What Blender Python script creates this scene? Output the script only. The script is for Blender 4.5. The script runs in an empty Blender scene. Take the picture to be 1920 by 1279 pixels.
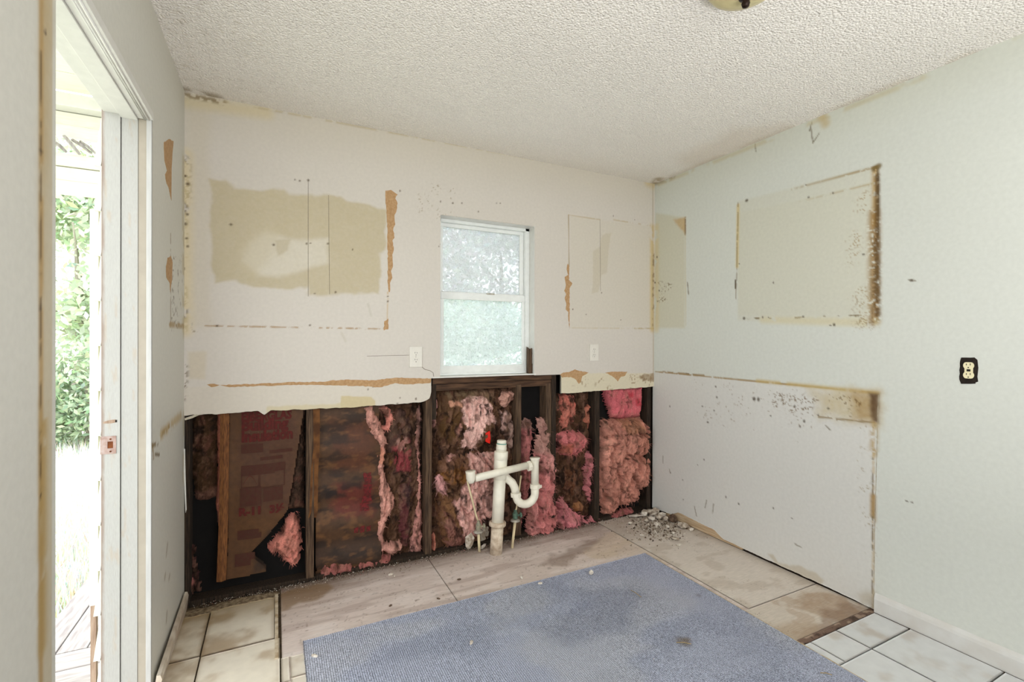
import bpy, bmesh, math, random
import numpy as np
from mathutils import Matrix, Vector

# ------------------------------------------------------------------ camera, world, lights, exposure
sc = bpy.context.scene
COL = sc.collection
FPX, YAW, PITCH, ROLL = 886.63, 0.462027, -0.002605, 0.003399
CAM = np.array([0.3905, -2.6895, 1.2737])
W, H = 2.9165, 2.44                       # room width (back wall) and ceiling height


def cam_axes():
    f = np.array([math.sin(YAW) * math.cos(PITCH), math.cos(YAW) * math.cos(PITCH), math.sin(PITCH)])
    r = np.array([math.cos(YAW), -math.sin(YAW), 0.0])
    u = np.cross(r, f)
    c, s = math.cos(ROLL), math.sin(ROLL)
    return c * r + s * u, -s * r + c * u, f


CR, CU, CF = cam_axes()
cam_data = bpy.data.cameras.new('camera')
cam_data.sensor_width = 36.0
cam_data.lens = FPX / 1920.0 * 36.0
cam_data.clip_start = 0.02
cam = bpy.data.objects.new('camera', cam_data)
m = Matrix.Identity(4)
for i in range(3):
    m[i][0], m[i][1], m[i][2], m[i][3] = CR[i], CU[i], -CF[i], CAM[i]
cam.matrix_world = m
COL.objects.link(cam)
sc.camera = cam

world = bpy.data.worlds.new('overcast_sky')
sc.world = world
world.use_nodes = True
wb = world.node_tree.nodes['Background']
wb.inputs[0].default_value = (0.93, 0.97, 1.0, 1)
wb.inputs[1].default_value = 4.4


def area_light(name, loc, rot, sx, sy, power, color):
    d = bpy.data.lights.new(name, 'AREA')
    d.shape = 'RECTANGLE'
    d.size, d.size_y, d.energy, d.color = sx, sy, power, color
    o = bpy.data.objects.new(name, d)
    o.location, o.rotation_euler = loc, rot
    COL.objects.link(o)


# added fill behind the camera, cast in from two invented rear openings
area_light('rear_fill_light', (0.75, -5.12, 1.45), (math.radians(110), 0, 0), 1.2, 1.7, 2.0, (0.95, 0.975, 1.0))
area_light('rear_fill_light', (2.2, -5.12, 1.45), (math.radians(110), 0, 0), 1.2, 1.7, 2.0, (0.95, 0.975, 1.0))
# added fill without a fixture, aimed up to brighten the ceiling
area_light('ceiling_fill_light', (1.1, -3.9, 0.5), (math.radians(180), 0, 0), 1.8, 1.0, 84, (0.95, 0.96, 1.0))

sc.view_settings.view_transform = 'Standard'
sc.view_settings.look = 'None'
sc.view_settings.exposure = 0.18
sc.view_settings.gamma = 1.0
sc.view_settings.use_curve_mapping = False
try:
    sc.cycles.use_denoising = True
    sc.cycles.max_bounces = 10
    sc.cycles.diffuse_bounces = 6
    sc.cycles.transparent_max_bounces = 16
    sc.cycles.sample_clamp_indirect = 6.0
except Exception:
    pass

rng = random.Random(7)
nrg = np.random.RandomState(11)


# ------------------------------------------------------------------ measuring: photo pixel -> point on a real plane
def at(px, py, axis, val):
    d = CF + CR * (px - 960) / FPX - CU * (py - 639.5) / FPX
    return CAM + d * (val - CAM[axis]) / d[axis]


def bw(px, py, y=0.0):                    # back wall -> (x, z)
    q = at(px, py, 1, y)
    return (q[0], q[2])


def rw(px, py, x=W):                      # right wall -> (y, z)
    q = at(px, py, 0, x)
    return (q[1], q[2])


def lw(px, py, x=0.0):                    # left wall -> (y, z)
    q = at(px, py, 0, x)
    return (q[1], q[2])


def fl(px, py, z=0.0):                    # floor -> (x, y)
    q = at(px, py, 2, z)
    return (q[0], q[1])


def bws(pts, y=0.0): return [bw(a, b, y) for a, b in pts]
def rws(pts): return [rw(a, b) for a, b in pts]
def lws(pts): return [lw(a, b) for a, b in pts]
def fls(pts, z=0.0): return [fl(a, b, z) for a, b in pts]


# ------------------------------------------------------------------ colour and noise helpers
def lin(rgb):
    a = np.asarray(rgb, float) / 255.0
    return np.where(a <= 0.04045, a / 12.92, ((a + 0.055) / 1.055) ** 2.4)


def _hash(ix, iy, seed):
    n = (ix.astype(np.int64) * 374761393 + iy.astype(np.int64) * 668265263 + seed * 1442695041) & 0xFFFFFFFF
    n = ((n ^ (n >> 13)) * 1274126177) & 0xFFFFFFFF
    n = (n ^ (n >> 16)) & 0xFFFFFFFF
    return n.astype(float) / 4294967295.0


def vnoise(x, y, seed=0):
    ix, iy = np.floor(x), np.floor(y)
    fx, fy = x - ix, y - iy
    fx, fy = fx * fx * (3 - 2 * fx), fy * fy * (3 - 2 * fy)
    a, b = _hash(ix, iy, seed), _hash(ix + 1, iy, seed)
    c, d = _hash(ix, iy + 1, seed), _hash(ix + 1, iy + 1, seed)
    return (a * (1 - fx) + b * fx) * (1 - fy) + (c * (1 - fx) + d * fx) * fy


def fbm(x, y, octv=4, seed=0):
    t, s, amp = 0, 0, 1.0
    for k in range(octv):
        t = t + amp * vnoise(x * 2 ** k + 17.3 * k, y * 2 ** k - 9.1 * k, seed + k)
        s += amp
        amp *= 0.5
    return t / s


def sstep(a, b, v):
    t = np.clip((v - a) / (b - a), 0, 1)
    return t * t * (3 - 2 * t)


def poly_sd(X, Z, poly):
    """signed distance to a polygon, positive inside"""
    P = np.asarray(poly, float)
    inside = np.zeros(X.shape, bool)
    d2 = np.full(X.shape, 1e9)
    n = len(P)
    for i in range(n):
        x0, z0 = P[i]
        x1, z1 = P[(i + 1) % n]
        ex, ez = x1 - x0, z1 - z0
        L = ex * ex + ez * ez + 1e-12
        t = np.clip(((X - x0) * ex + (Z - z0) * ez) / L, 0, 1)
        d2 = np.minimum(d2, (X - x0 - t * ex) ** 2 + (Z - z0 - t * ez) ** 2)
        cond = (z0 > Z) != (z1 > Z)
        with np.errstate(divide='ignore', invalid='ignore'):
            xi = x0 + (Z - z0) * ex / (ez if ez != 0 else 1e-12)
        inside ^= cond & (X < xi)
    d = np.sqrt(d2)
    return np.where(inside, d, -d)


def seg_d(X, Z, a, b):
    ex, ez = b[0] - a[0], b[1] - a[1]
    L = ex * ex + ez * ez + 1e-12
    t = np.clip(((X - a[0]) * ex + (Z - a[1]) * ez) / L, 0, 1)
    return np.sqrt((X - a[0] - t * ex) ** 2 + (Z - a[1] - t * ez) ** 2), t


class Paint:
    """per-vertex colour of a surface: paint, stains, mould and bare patches"""
    def __init__(self, X, Z, base, var=0.04, seed=1, scale=3.0):
        self.X, self.Z = X, Z
        n = fbm(X * scale, Z * scale, 4, seed)
        self.c = np.outer(1 + (n - 0.5) * 2 * var, lin(base))
        self.seed = seed

    def mix(self, mask, rgb):
        mask = np.clip(mask, 0, 1)[:, None]
        self.c = self.c * (1 - mask) + lin(rgb)[None, :] * mask

    def poly(self, poly, rgb, warp=0.01, wscale=25.0, soft=0.006, amt=1.0, mott=0.0):
        self.seed += 7
        X = self.X + warp * (fbm(self.X * wscale, self.Z * wscale, 3, self.seed) - 0.5) * 2
        Z = self.Z + warp * (fbm(self.X * wscale, self.Z * wscale, 3, self.seed + 3) - 0.5) * 2
        mk = sstep(-soft, soft, poly_sd(X, Z, poly)) * amt
        if mott:
            mk = mk * (1 - mott * fbm(self.X * 60, self.Z * 60, 3, self.seed + 5))
        self.mix(mk, rgb)

    def line(self, a, b, w, rgb, amt=1.0, brk=0.0, bscale=40.0, soft=0.5, ramp=None):
        self.seed += 7
        d, t = seg_d(self.X, self.Z, a, b)
        n = fbm(self.X * bscale, self.Z * bscale, 3, self.seed)
        mk = sstep(w * (1 + soft), w * (1 - soft), d) * amt
        if brk:
            mk = mk * sstep(brk - 0.08, brk + 0.08, n)
        if ramp:
            mk = mk * (ramp[0] + (ramp[1] - ramp[0]) * t)
        self.mix(mk, rgb)

    def dots(self, pts, rgb, amt=1.0):
        for (u, v, r) in pts:
            near = (abs(self.X - u) < 3 * r) & (abs(self.Z - v) < 3 * r)
            self.seed += 1
            d = np.sqrt((self.X - u) ** 2 + ((self.Z - v) * (0.7 + 0.8 * ((self.seed * 37) % 10) / 10)) ** 2)
            mk = np.where(near, sstep(r * 1.5, r * 0.5, d), 0) * amt
            self.mix(mk, rgb)

    def specks(self, poly, rgb, dens=0.68, scale=110.0, soft=0.05, amt=0.9):
        self.seed += 7
        fall = sstep(-soft, soft, poly_sd(self.X, self.Z, poly))
        n = fbm(self.X * scale * 1.3, self.Z * scale * 1.3, 2, self.seed)
        g = fbm(self.X * 14, self.Z * 14, 3, self.seed + 2)
        self.mix(sstep(dens, dens + 0.10, n * (0.55 + 0.45 * fall)) * fall * amt * sstep(0.42, 0.62, g), rgb)


# ------------------------------------------------------------------ materials
def new_mat(name):
    mt = bpy.data.materials.new(name)
    mt.use_nodes = True
    nt = mt.node_tree
    return mt, nt, nt.nodes['Principled BSDF']


def N(nt, kind, **kw):
    n = nt.nodes.new(kind)
    for k, v in kw.items():
        setattr(n, k, v)
    return n


def add_bump(nt, bs, coord, scale, strength, dist, detail=4.0, stretch=None, rough=0.6):
    src = coord
    if stretch:
        mp = N(nt, 'ShaderNodeMapping')
        mp.inputs['Scale'].default_value = stretch
        nt.links.new(coord, mp.inputs['Vector'])
        src = mp.outputs['Vector']
    tx = N(nt, 'ShaderNodeTexNoise')
    tx.inputs['Scale'].default_value = scale
    tx.inputs['Detail'].default_value = detail
    tx.inputs['Roughness'].default_value = rough
    nt.links.new(src, tx.inputs['Vector'])
    bp = N(nt, 'ShaderNodeBump')
    bp.inputs['Strength'].default_value = strength
    bp.inputs['Distance'].default_value = dist
    nt.links.new(tx.outputs['Fac'], bp.inputs['Height'])
    nt.links.new(bp.outputs['Normal'], bs.inputs['Normal'])
    return tx


def mat(name, rgb=None, rough=0.7, var=0.12, scale=40.0, bump=0.0, bscale=120.0, bdist=0.002, stretch=None,
        rgb2=None, spec=0.3, metal=0.0, trans=0.0):
    """rgb None: colour comes from the painted attribute; otherwise a two-tone noise"""
    mt, nt, bs = new_mat(name)
    bs.inputs['Roughness'].default_value = rough
    bs.inputs['Metallic'].default_value = metal
    bs.inputs['Specular IOR Level'].default_value = spec
    geo = N(nt, 'ShaderNodeNewGeometry')
    coord = geo.outputs['Position']
    tx = N(nt, 'ShaderNodeTexNoise')
    tx.inputs['Scale'].default_value = scale
    tx.inputs['Detail'].default_value = 5.0
    src = coord
    if stretch:
        mp = N(nt, 'ShaderNodeMapping')
        mp.inputs['Scale'].default_value = stretch
        nt.links.new(coord, mp.inputs['Vector'])
        src = mp.outputs['Vector']
    nt.links.new(src, tx.inputs['Vector'])
    mx = N(nt, 'ShaderNodeMix', data_type='RGBA')
    if rgb is None:
        at_ = N(nt, 'ShaderNodeAttribute', attribute_name='Col')
        mr = N(nt, 'ShaderNodeMapRange')
        mr.inputs['From Min'].default_value = 0.3
        mr.inputs['From Max'].default_value = 0.7
        mr.inputs['To Min'].default_value = 1 - var
        mr.inputs['To Max'].default_value = 1 + var
        nt.links.new(tx.outputs['Fac'], mr.inputs['Value'])
        mx.blend_type = 'MULTIPLY'
        mx.inputs['Factor'].default_value = 1.0
        nt.links.new(at_.outputs['Color'], mx.inputs['A'])
        nt.links.new(mr.outputs['Result'], mx.inputs['B'])
    else:
        c = lin(rgb)
        c2 = lin(rgb2) if rgb2 is not None else c * (1 - 2 * var)
        mr = N(nt, 'ShaderNodeMapRange')
        mr.inputs['From Min'].default_value = 0.35
        mr.inputs['From Max'].default_value = 0.65
        nt.links.new(tx.outputs['Fac'], mr.inputs['Value'])
        mx.inputs['A'].default_value = (*c, 1)
        mx.inputs['B'].default_value = (*c2, 1)
        nt.links.new(mr.outputs['Result'], mx.inputs['Factor'])
    nt.links.new(mx.outputs['Result'], bs.inputs['Base Color'])
    if bump:
        add_bump(nt, bs, coord, bscale, bump, bdist, stretch=stretch)
    return mt


M = {}
M['wall'] = mat('painted_drywall', None, 0.55, 0.03, 60, bump=0.12, bscale=90, bdist=0.002)
M['dw_core'] = mat('drywall_core', (206, 196, 176), 0.9, 0.15, 90)
M['ceil'] = mat('popcorn_ceiling', None, 0.95, 0.10, 130)
M['kraft_tear'] = mat('torn_brown_paper', (182, 148, 110), 0.9, 0.12, 70, rgb2=(164, 128, 90))
M['cream_paper'] = mat('bare_cream_paper', (204, 188, 150), 0.9, 0.05, 60)
M['pencil'] = mat('pencil_line', (122, 112, 98), 0.9, 0.1)
M['brownline'] = mat('old_glue_line', (138, 104, 62), 0.9, 0.25, 90)
M['stud'] = mat('weathered_stud_wood', (96, 74, 56), 0.85, 0.2, 9, bump=0.5, bscale=30, stretch=(14, 14, 1), rgb2=(50, 36, 26))
M['stud_h'] = mat('weathered_sill_wood', (90, 64, 46), 0.85, 0.2, 9, bump=0.5, bscale=30, stretch=(1, 14, 14), rgb2=(48, 32, 22))
M['stud_dark'] = mat('blackened_wood', (60, 46, 34), 0.9, 0.2, 12, bump=0.5, bscale=30, stretch=(14, 14, 1), rgb2=(24, 17, 12))
M['sheath'] = mat('black_sheathing', (16, 13, 12), 0.95, 0.2, 20)
M['batt'] = mat('glass_fibre_wool', None, 0.95, 0.22, 150, bump=0.9, bscale=110, bdist=0.008, stretch=(1.5, 1.5, 0.7), spec=0.05)
M['kraft'] = mat('kraft_facing', None, 0.6, 0.14, 45, bump=0.4, bscale=35, bdist=0.004, spec=0.3)
M['print'] = mat('faded_red_print', (88, 26, 22), 0.8, 0.2, 60, rgb2=(70, 24, 18))
M['print_small'] = mat('faded_small_print', (68, 33, 24), 0.8, 0.2, 60, rgb2=(68, 40, 27))
M['kraftflange'] = mat('kraft_flange', (128, 82, 44), 0.75, 0.15, 30, rgb2=(84, 50, 27), stretch=(8, 8, 1))
M['trim'] = mat('white_trim_paint', (214, 212, 207), 0.45, 0.03, 30, bump=0.05)
M['trim_old'] = mat('chipped_trim_paint', None, 0.6, 0.06, 60, bump=0.2, bscale=30, stretch=(10, 10, 1))
M['alu'] = mat('white_window_paint', (226, 228, 226), 0.35, 0.03, 30)
M['rawwood'] = mat('raw_split_wood', (160, 138, 120), 0.85, 0.15, 12, rgb2=(132, 108, 92), stretch=(12, 12, 1), bump=0.3, bscale=30)
M['ply'] = mat('worn_plywood', None, 0.7, 0.10, 16, bump=0.15, bscale=20, stretch=(1.2, 12, 8))
M['tile'] = mat('white_ceramic_tile', None, 0.35, 0.05, 22, spec=0.5)
M['grout'] = mat('dirty_grout', (92, 76, 58), 0.95, 0.25, 60)
M['pvc'] = mat('white_pvc', (232, 226, 210), 0.35, 0.04, 30, spec=0.5)
M['pvc_dirty'] = mat('dusty_pvc', (214, 200, 180), 0.55, 0.10, 40, rgb2=(178, 158, 136))
M['teal'] = mat('teal_thread_seal', (64, 142, 130), 0.6, 0.1)
M['cpvc'] = mat('cream_cpvc', (222, 206, 168), 0.45, 0.08, 30)
M['brass'] = mat('corroded_brass', (150, 140, 118), 0.55, 0.2, 60, rgb2=(118, 122, 108))
M['chromedirty'] = mat('dull_chrome', (186, 180, 168), 0.4, 0.2, 60, metal=0.3)
M['outlet_white'] = mat('white_outlet_plastic', (216, 211, 202), 0.4, 0.02)
M['ivory'] = mat('ivory_outlet_plastic', (232, 222, 184), 0.4, 0.02)
M['slot'] = mat('dark_slot', (36, 32, 26), 0.8, 0.1)
M['box'] = mat('dark_metal_box', (40, 30, 24), 0.8, 0.25, 60)
M['steel'] = mat('rusty_steel_plate', (166, 148, 142), 0.55, 0.15, 50, rgb2=(140, 112, 102))
M['rust'] = mat('rusty_socket', (110, 60, 30), 0.9, 0.2, 60)
M['debris'] = mat('gypsum_debris', (196, 186, 172), 0.95, 0.2, 60, rgb2=(140, 124, 108))
M['debris_w'] = mat('white_gypsum_debris', (222, 216, 206), 0.95, 0.12, 60, rgb2=(186, 174, 160))
M['debris_d'] = mat('brown_debris', (112, 90, 74), 0.95, 0.2, 60, rgb2=(60, 46, 36))
M['amber'] = mat('amber_glass', (206, 194, 146), 0.25, 0.05, spec=0.6)
M['bronze'] = mat('dark_bronze', (40, 26, 18), 0.4, 0.1, metal=0.5)
M['porch'] = mat('white_porch_paint', (226, 224, 208), 0.7, 0.06, 12, stretch=(1, 8, 8))
M['deck'] = mat('weathered_deck', (168, 163, 160), 0.85, 0.12, 8, rgb2=(138, 130, 128), stretch=(8, 1, 1))
M['deck_x'] = mat('weathered_deck_crosswise', (172, 167, 164), 0.85, 0.12, 8, rgb2=(146, 138, 136), stretch=(1, 8, 1))
M['bark'] = mat('tree_bark', (168, 160, 148), 0.95, 0.1, 12, stretch=(6, 6, 1), bump=0.5, bscale=20)
M['lawn'] = mat('pale_lawn', (204, 208, 186), 0.95, 0.2, 4, rgb2=(210, 210, 196))  # even pale base with a close second tone
M['blade'] = mat('grass_blades', None, 0.8, 0.1, 30)
M['twig'] = mat('dry_straw', (170, 150, 112), 0.9, 0.1)
M['wire'] = mat('grey_wire', (150, 142, 132), 0.6, 0.1)


def leaf_mat():
    mt, nt, bs = new_mat('foliage')
    a = N(nt, 'ShaderNodeAttribute', attribute_name='Col')
    nt.links.new(a.outputs['Color'], bs.inputs['Base Color'])
    bs.inputs['Roughness'].default_value = 0.6
    tr = N(nt, 'ShaderNodeBsdfTranslucent')
    nt.links.new(a.outputs['Color'], tr.inputs['Color'])
    mx = N(nt, 'ShaderNodeMixShader')
    mx.inputs[0].default_value = 0.4
    nt.links.new(bs.outputs[0], mx.inputs[1])
    nt.links.new(tr.outputs[0], mx.inputs[2])
    nt.links.new(mx.outputs[0], nt.nodes['Material Output'].inputs['Surface'])
    return mt


M['leaf'] = leaf_mat()


def glass_mat(name, haze, tint):
    mt, nt, bs = new_mat(name)
    nt.nodes.remove(bs)
    tp = N(nt, 'ShaderNodeBsdfTransparent')
    tp.inputs[0].default_value = (*tint, 1)
    tl = N(nt, 'ShaderNodeBsdfTranslucent')
    tl.inputs[0].default_value = (*[0.9 * t for t in tint], 1)
    gl = N(nt, 'ShaderNodeBsdfGlossy')
    gl.inputs['Roughness'].default_value = 0.1
    tx = N(nt, 'ShaderNodeTexNoise')
    tx.inputs['Scale'].default_value = 85
    tx.inputs['Detail'].default_value = 6
    geo = N(nt, 'ShaderNodeNewGeometry')
    nt.links.new(geo.outputs['Position'], tx.inputs['Vector'])
    mr = N(nt, 'ShaderNodeMapRange')
    mr.inputs['From Min'].default_value = 0.3
    mr.inputs['From Max'].default_value = 0.7
    mr.inputs['To Min'].default_value = haze - 0.08
    mr.inputs['To Max'].default_value = haze + 0.08
    nt.links.new(tx.outputs['Fac'], mr.inputs['Value'])
    m1 = N(nt, 'ShaderNodeMixShader')
    nt.links.new(mr.outputs[0], m1.inputs[0])
    nt.links.new(tp.outputs[0], m1.inputs[1])
    nt.links.new(tl.outputs[0], m1.inputs[2])
    m2 = N(nt, 'ShaderNodeMixShader')
    m2.inputs[0].default_value = 0.05
    nt.links.new(m1.outputs[0], m2.inputs[1])
    nt.links.new(gl.outputs[0], m2.inputs[2])
    nt.links.new(m2.outputs[0], nt.nodes['Material Output'].inputs['Surface'])
    return mt


M['glass_up'] = glass_mat('dusty_glass', 0.33, (0.58, 0.585, 0.59))
M['glass_low'] = glass_mat('dusty_glass_with_screen', 0.33, (0.66, 0.685, 0.68))


def rug_mat():
    mt, nt, bs = new_mat('ribbed_carpet')
    bs.inputs['Roughness'].default_value = 0.95
    bs.inputs['Specular IOR Level'].default_value = 0.05
    geo = N(nt, 'ShaderNodeNewGeometry')
    a = N(nt, 'ShaderNodeAttribute', attribute_name='Col')
    n1 = N(nt, 'ShaderNodeTexNoise')
    n1.inputs['Scale'].default_value = 300
    n1.inputs['Detail'].default_value = 2
    nt.links.new(geo.outputs['Position'], n1.inputs['Vector'])
    mr = N(nt, 'ShaderNodeMapRange')
    mr.inputs['From Min'].default_value = 0.32
    mr.inputs['From Max'].default_value = 0.68
    mr.inputs['To Min'].default_value = 0.45
    mr.inputs['To Max'].default_value = 1.55
    nt.links.new(n1.outputs['Fac'], mr.inputs['Value'])
    wv = N(nt, 'ShaderNodeTexWave')
    wv.bands_direction = 'X'
    wv.inputs['Scale'].default_value = 38
    wv.inputs['Distortion'].default_value = 0.6
    nt.links.new(geo.outputs['Position'], wv.inputs['Vector'])
    mx = N(nt, 'ShaderNodeMix', data_type='RGBA')
    mx.blend_type = 'MULTIPLY'
    mx.inputs['Factor'].default_value = 1
    nt.links.new(a.outputs['Color'], mx.inputs['A'])
    nt.links.new(mr.outputs[0], mx.inputs['B'])
    nt.links.new(mx.outputs['Result'], bs.inputs['Base Color'])
    ad = N(nt, 'ShaderNodeMath', operation='ADD')
    nt.links.new(wv.outputs['Fac'], ad.inputs[0])
    nt.links.new(n1.outputs['Fac'], ad.inputs[1])
    bp = N(nt, 'ShaderNodeBump')
    bp.inputs['Strength'].default_value = 0.7
    bp.inputs['Distance'].default_value = 0.003
    nt.links.new(ad.outputs[0], bp.inputs['Height'])
    nt.links.new(bp.outputs['Normal'], bs.inputs['Normal'])
    return mt


M['rug'] = rug_mat()


def popcorn_bump():
    nt = M['ceil'].node_tree
    bs = nt.nodes['Principled BSDF']
    geo = N(nt, 'ShaderNodeNewGeometry')
    vo = N(nt, 'ShaderNodeTexVoronoi')
    vo.inputs['Scale'].default_value = 130
    nz = N(nt, 'ShaderNodeTexNoise')
    nz.inputs['Scale'].default_value = 120
    nz.inputs['Detail'].default_value = 3
    nt.links.new(geo.outputs['Position'], vo.inputs['Vector'])
    nt.links.new(geo.outputs['Position'], nz.inputs['Vector'])
    sb = N(nt, 'ShaderNodeMath', operation='SUBTRACT')
    nt.links.new(nz.outputs['Fac'], sb.inputs[0])
    nt.links.new(vo.outputs['Distance'], sb.inputs[1])
    bp = N(nt, 'ShaderNodeBump')
    bp.inputs['Strength'].default_value = 0.85
    bp.inputs['Distance'].default_value = 0.006
    nt.links.new(sb.outputs[0], bp.inputs['Height'])
    nt.links.new(bp.outputs['Normal'], bs.inputs['Normal'])


popcorn_bump()

# ------------------------------------------------------------------ object helpers
WLOC = {}


def finish(name, me, material, parent=None, smooth=False, base=None):
    if material is not None and not me.materials:
        me.materials.append(material)
    n = len(me.vertices)
    co = np.empty(n * 3)
    me.vertices.foreach_get('co', co)
    co = co.reshape(-1, 3)
    if base is None:
        lo, hi = co.min(0), co.max(0)
        base = np.array([(lo[0] + hi[0]) / 2, (lo[1] + hi[1]) / 2, lo[2]])
    base = np.asarray(base, float)
    me.vertices.foreach_set('co', (co - base).ravel())
    if smooth:
        me.polygons.foreach_set('use_smooth', np.ones(len(me.polygons), bool))
    me.update()
    o = bpy.data.objects.new(name, me)
    COL.objects.link(o)
    WLOC[o] = base
    if parent is not None:
        o.parent = parent
        o.location = base - WLOC[parent]
    else:
        o.location = base
    return o


def obj_data(name, verts, faces, material, parent=None, col=None, smooth=False):
    me = bpy.data.meshes.new(name)
    verts = np.asarray(verts, float)
    if isinstance(faces, np.ndarray):
        k = faces.shape[1]
        nf = len(faces)
        me.vertices.add(len(verts))
        me.vertices.foreach_set('co', verts.ravel())
        me.loops.add(nf * k)
        me.loops.foreach_set('vertex_index', faces.ravel().astype(np.int32))
        me.polygons.add(nf)
        me.polygons.foreach_set('loop_start', np.arange(0, nf * k, k, dtype=np.int32))
        me.update(calc_edges=True)
    else:
        me.from_pydata(verts.tolist(), [], faces)
    if col is not None:
        a = me.color_attributes.new('Col', 'FLOAT_COLOR', 'POINT')
        c4 = np.ones((len(verts), 4))
        c4[:, :3] = col
        a.data.foreach_set('color', c4.ravel())
    return finish(name, me, material, parent, smooth)


def empty(name, loc):
    o = bpy.data.objects.new(name, None)
    o.empty_display_size = 0.05
    COL.objects.link(o)
    o.location = loc
    WLOC[o] = np.asarray(loc, float)
    return o


def tag(o, label=None, cat=None, group=None, kind=None):
    if label: o['label'] = label
    if cat: o['category'] = cat
    if group: o['group'] = group
    if kind: o['kind'] = kind
    return o


def struct(o, label=None):
    o['kind'] = 'structure'
    if label: o['label'] = label
    return o


def bm_obj(name, bm, material, parent=None, smooth=False):
    me = bpy.data.meshes.new(name)
    bmesh.ops.recalc_face_normals(bm, faces=bm.faces)
    bm.to_mesh(me)
    bm.free()
    return finish(name, me, material, parent, smooth)


def box_bm(bm, lo, hi, bevel=0.0, mtx=None):
    r = bmesh.ops.create_cube(bm, size=1.0)
    c = [(lo[i] + hi[i]) / 2 for i in range(3)]
    s = [abs(hi[i] - lo[i]) for i in range(3)]
    for v in r['verts']:
        p = Vector((v.co.x * s[0] + c[0], v.co.y * s[1] + c[1], v.co.z * s[2] + c[2]))
        v.co = mtx @ p if mtx else p
    if bevel:
        es = list({e for v in r['verts'] for e in v.link_edges})
        bmesh.ops.bevel(bm, geom=es, offset=bevel, segments=2, affect='EDGES', profile=0.6)


def box(name, lo, hi, material, parent=None, bevel=0.0, mtx=None):
    bm = bmesh.new()
    box_bm(bm, lo, hi, bevel, mtx)
    return bm_obj(name, bm, material, parent)


def frames(pts):
    pts = [Vector(p) for p in pts]
    out = []
    prev = None
    for i, p in enumerate(pts):
        t = (pts[min(i + 1, len(pts) - 1)] - pts[max(i - 1, 0)]).normalized()
        if prev is None:
            a = Vector((0, 0, 1)) if abs(t.z) < 0.9 else Vector((1, 0, 0))
            n = t.cross(a).normalized()
        else:
            n = (prev - t * prev.dot(t)).normalized()
        prev = n
        out.append((p, n, t.cross(n)))
    return out


def tube_bm(bm, pts, r, seg=12, cap=True):
    rs = r if isinstance(r, (list, tuple)) else [r] * len(pts)
    rings = []
    for (p, n, b), rr in zip(frames(pts), rs):
        rings.append([bm.verts.new(p + (n * math.cos(2 * math.pi * k / seg) + b * math.sin(2 * math.pi * k / seg)) * rr)
                      for k in range(seg)])
    for a, c in zip(rings[:-1], rings[1:]):
        for k in range(seg):
            bm.faces.new((a[k], a[(k + 1) % seg], c[(k + 1) % seg], c[k]))
    if cap:
        bm.faces.new(rings[0][::-1])
        bm.faces.new(rings[-1])


def tube(name, pts, r, material, parent=None, seg=14, smooth=True):
    bm = bmesh.new()
    tube_bm(bm, pts, r, seg)
    o = bm_obj(name, bm, material, parent, smooth)
    return o


def lathe(name, prof, center, material, parent=None, seg=32, axis=None, smooth=True):
    """prof: list of (radius, height) along the axis"""
    bm = bmesh.new()
    ax = Vector(axis).normalized() if axis else Vector((0, 0, 1))
    q = Vector((0, 0, 1)).rotation_difference(ax).to_matrix()
    rings = []
    for r, h in prof:
        rings.append([bm.verts.new(q @ Vector((max(r, 1e-5) * math.cos(2 * math.pi * k / seg),
                                               max(r, 1e-5) * math.sin(2 * math.pi * k / seg), h)) + Vector(center))
                      for k in range(seg)])
    for a, c in zip(rings[:-1], rings[1:]):
        for k in range(seg):
            bm.faces.new((a[k], a[(k + 1) % seg], c[(k + 1) % seg], c[k]))
    bmesh.ops.remove_doubles(bm, verts=bm.verts, dist=1e-5)
    o = bm_obj(name, bm, material, parent, smooth)
    return o


def jag(poly, step=0.01, amp=0.003, seed=0):
    """subdivide a polygon's outline and roughen it"""
    r = random.Random(seed)
    out = []
    n = len(poly)
    for i in range(n):
        a, b = poly[i], poly[(i + 1) % n]
        L = math.hypot(b[0] - a[0], b[1] - a[1])
        k = max(1, int(L / step))
        for j in range(k):
            t = j / k
            out.append((a[0] + (b[0] - a[0]) * t + r.uniform(-amp, amp), a[1] + (b[1] - a[1]) * t + r.uniform(-amp, amp)))
    return out


def to3(plane, u, v, off):
    """plane: 'B' back wall (x,z), 'R' right wall (y,z), 'L' left wall (y,z), 'F' floor (x,y); off = height above it"""
    if plane == 'B': return (u, -off, v)
    if plane == 'R': return (W - off, u, v)
    if plane == 'L': return (off, u, v)
    return (u, v, off)


def patch(name, plane, poly, material, parent=None, off=0.0008, back=-0.001):
    """a thin piece of real thickness lying on a wall or the floor"""
    from mathutils.geometry import tessellate_polygon
    n = len(poly)
    tri = tessellate_polygon([[Vector((u, v, 0)) for u, v in poly]])
    vs = [to3(plane, u, v, off) for u, v in poly] + [to3(plane, u, v, back) for u, v in poly]
    fs = [tuple(t) for t in tri] + [(i, (i + 1) % n, n + (i + 1) % n, n + i) for i in range(n)]
    me = bpy.data.meshes.new(name)
    me.from_pydata(vs, [], fs)
    bm = bmesh.new()
    bm.from_mesh(me)
    bmesh.ops.recalc_face_normals(bm, faces=bm.faces)
    bm.to_mesh(me)
    bm.free()
    return finish(name, me, material, parent)


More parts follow.
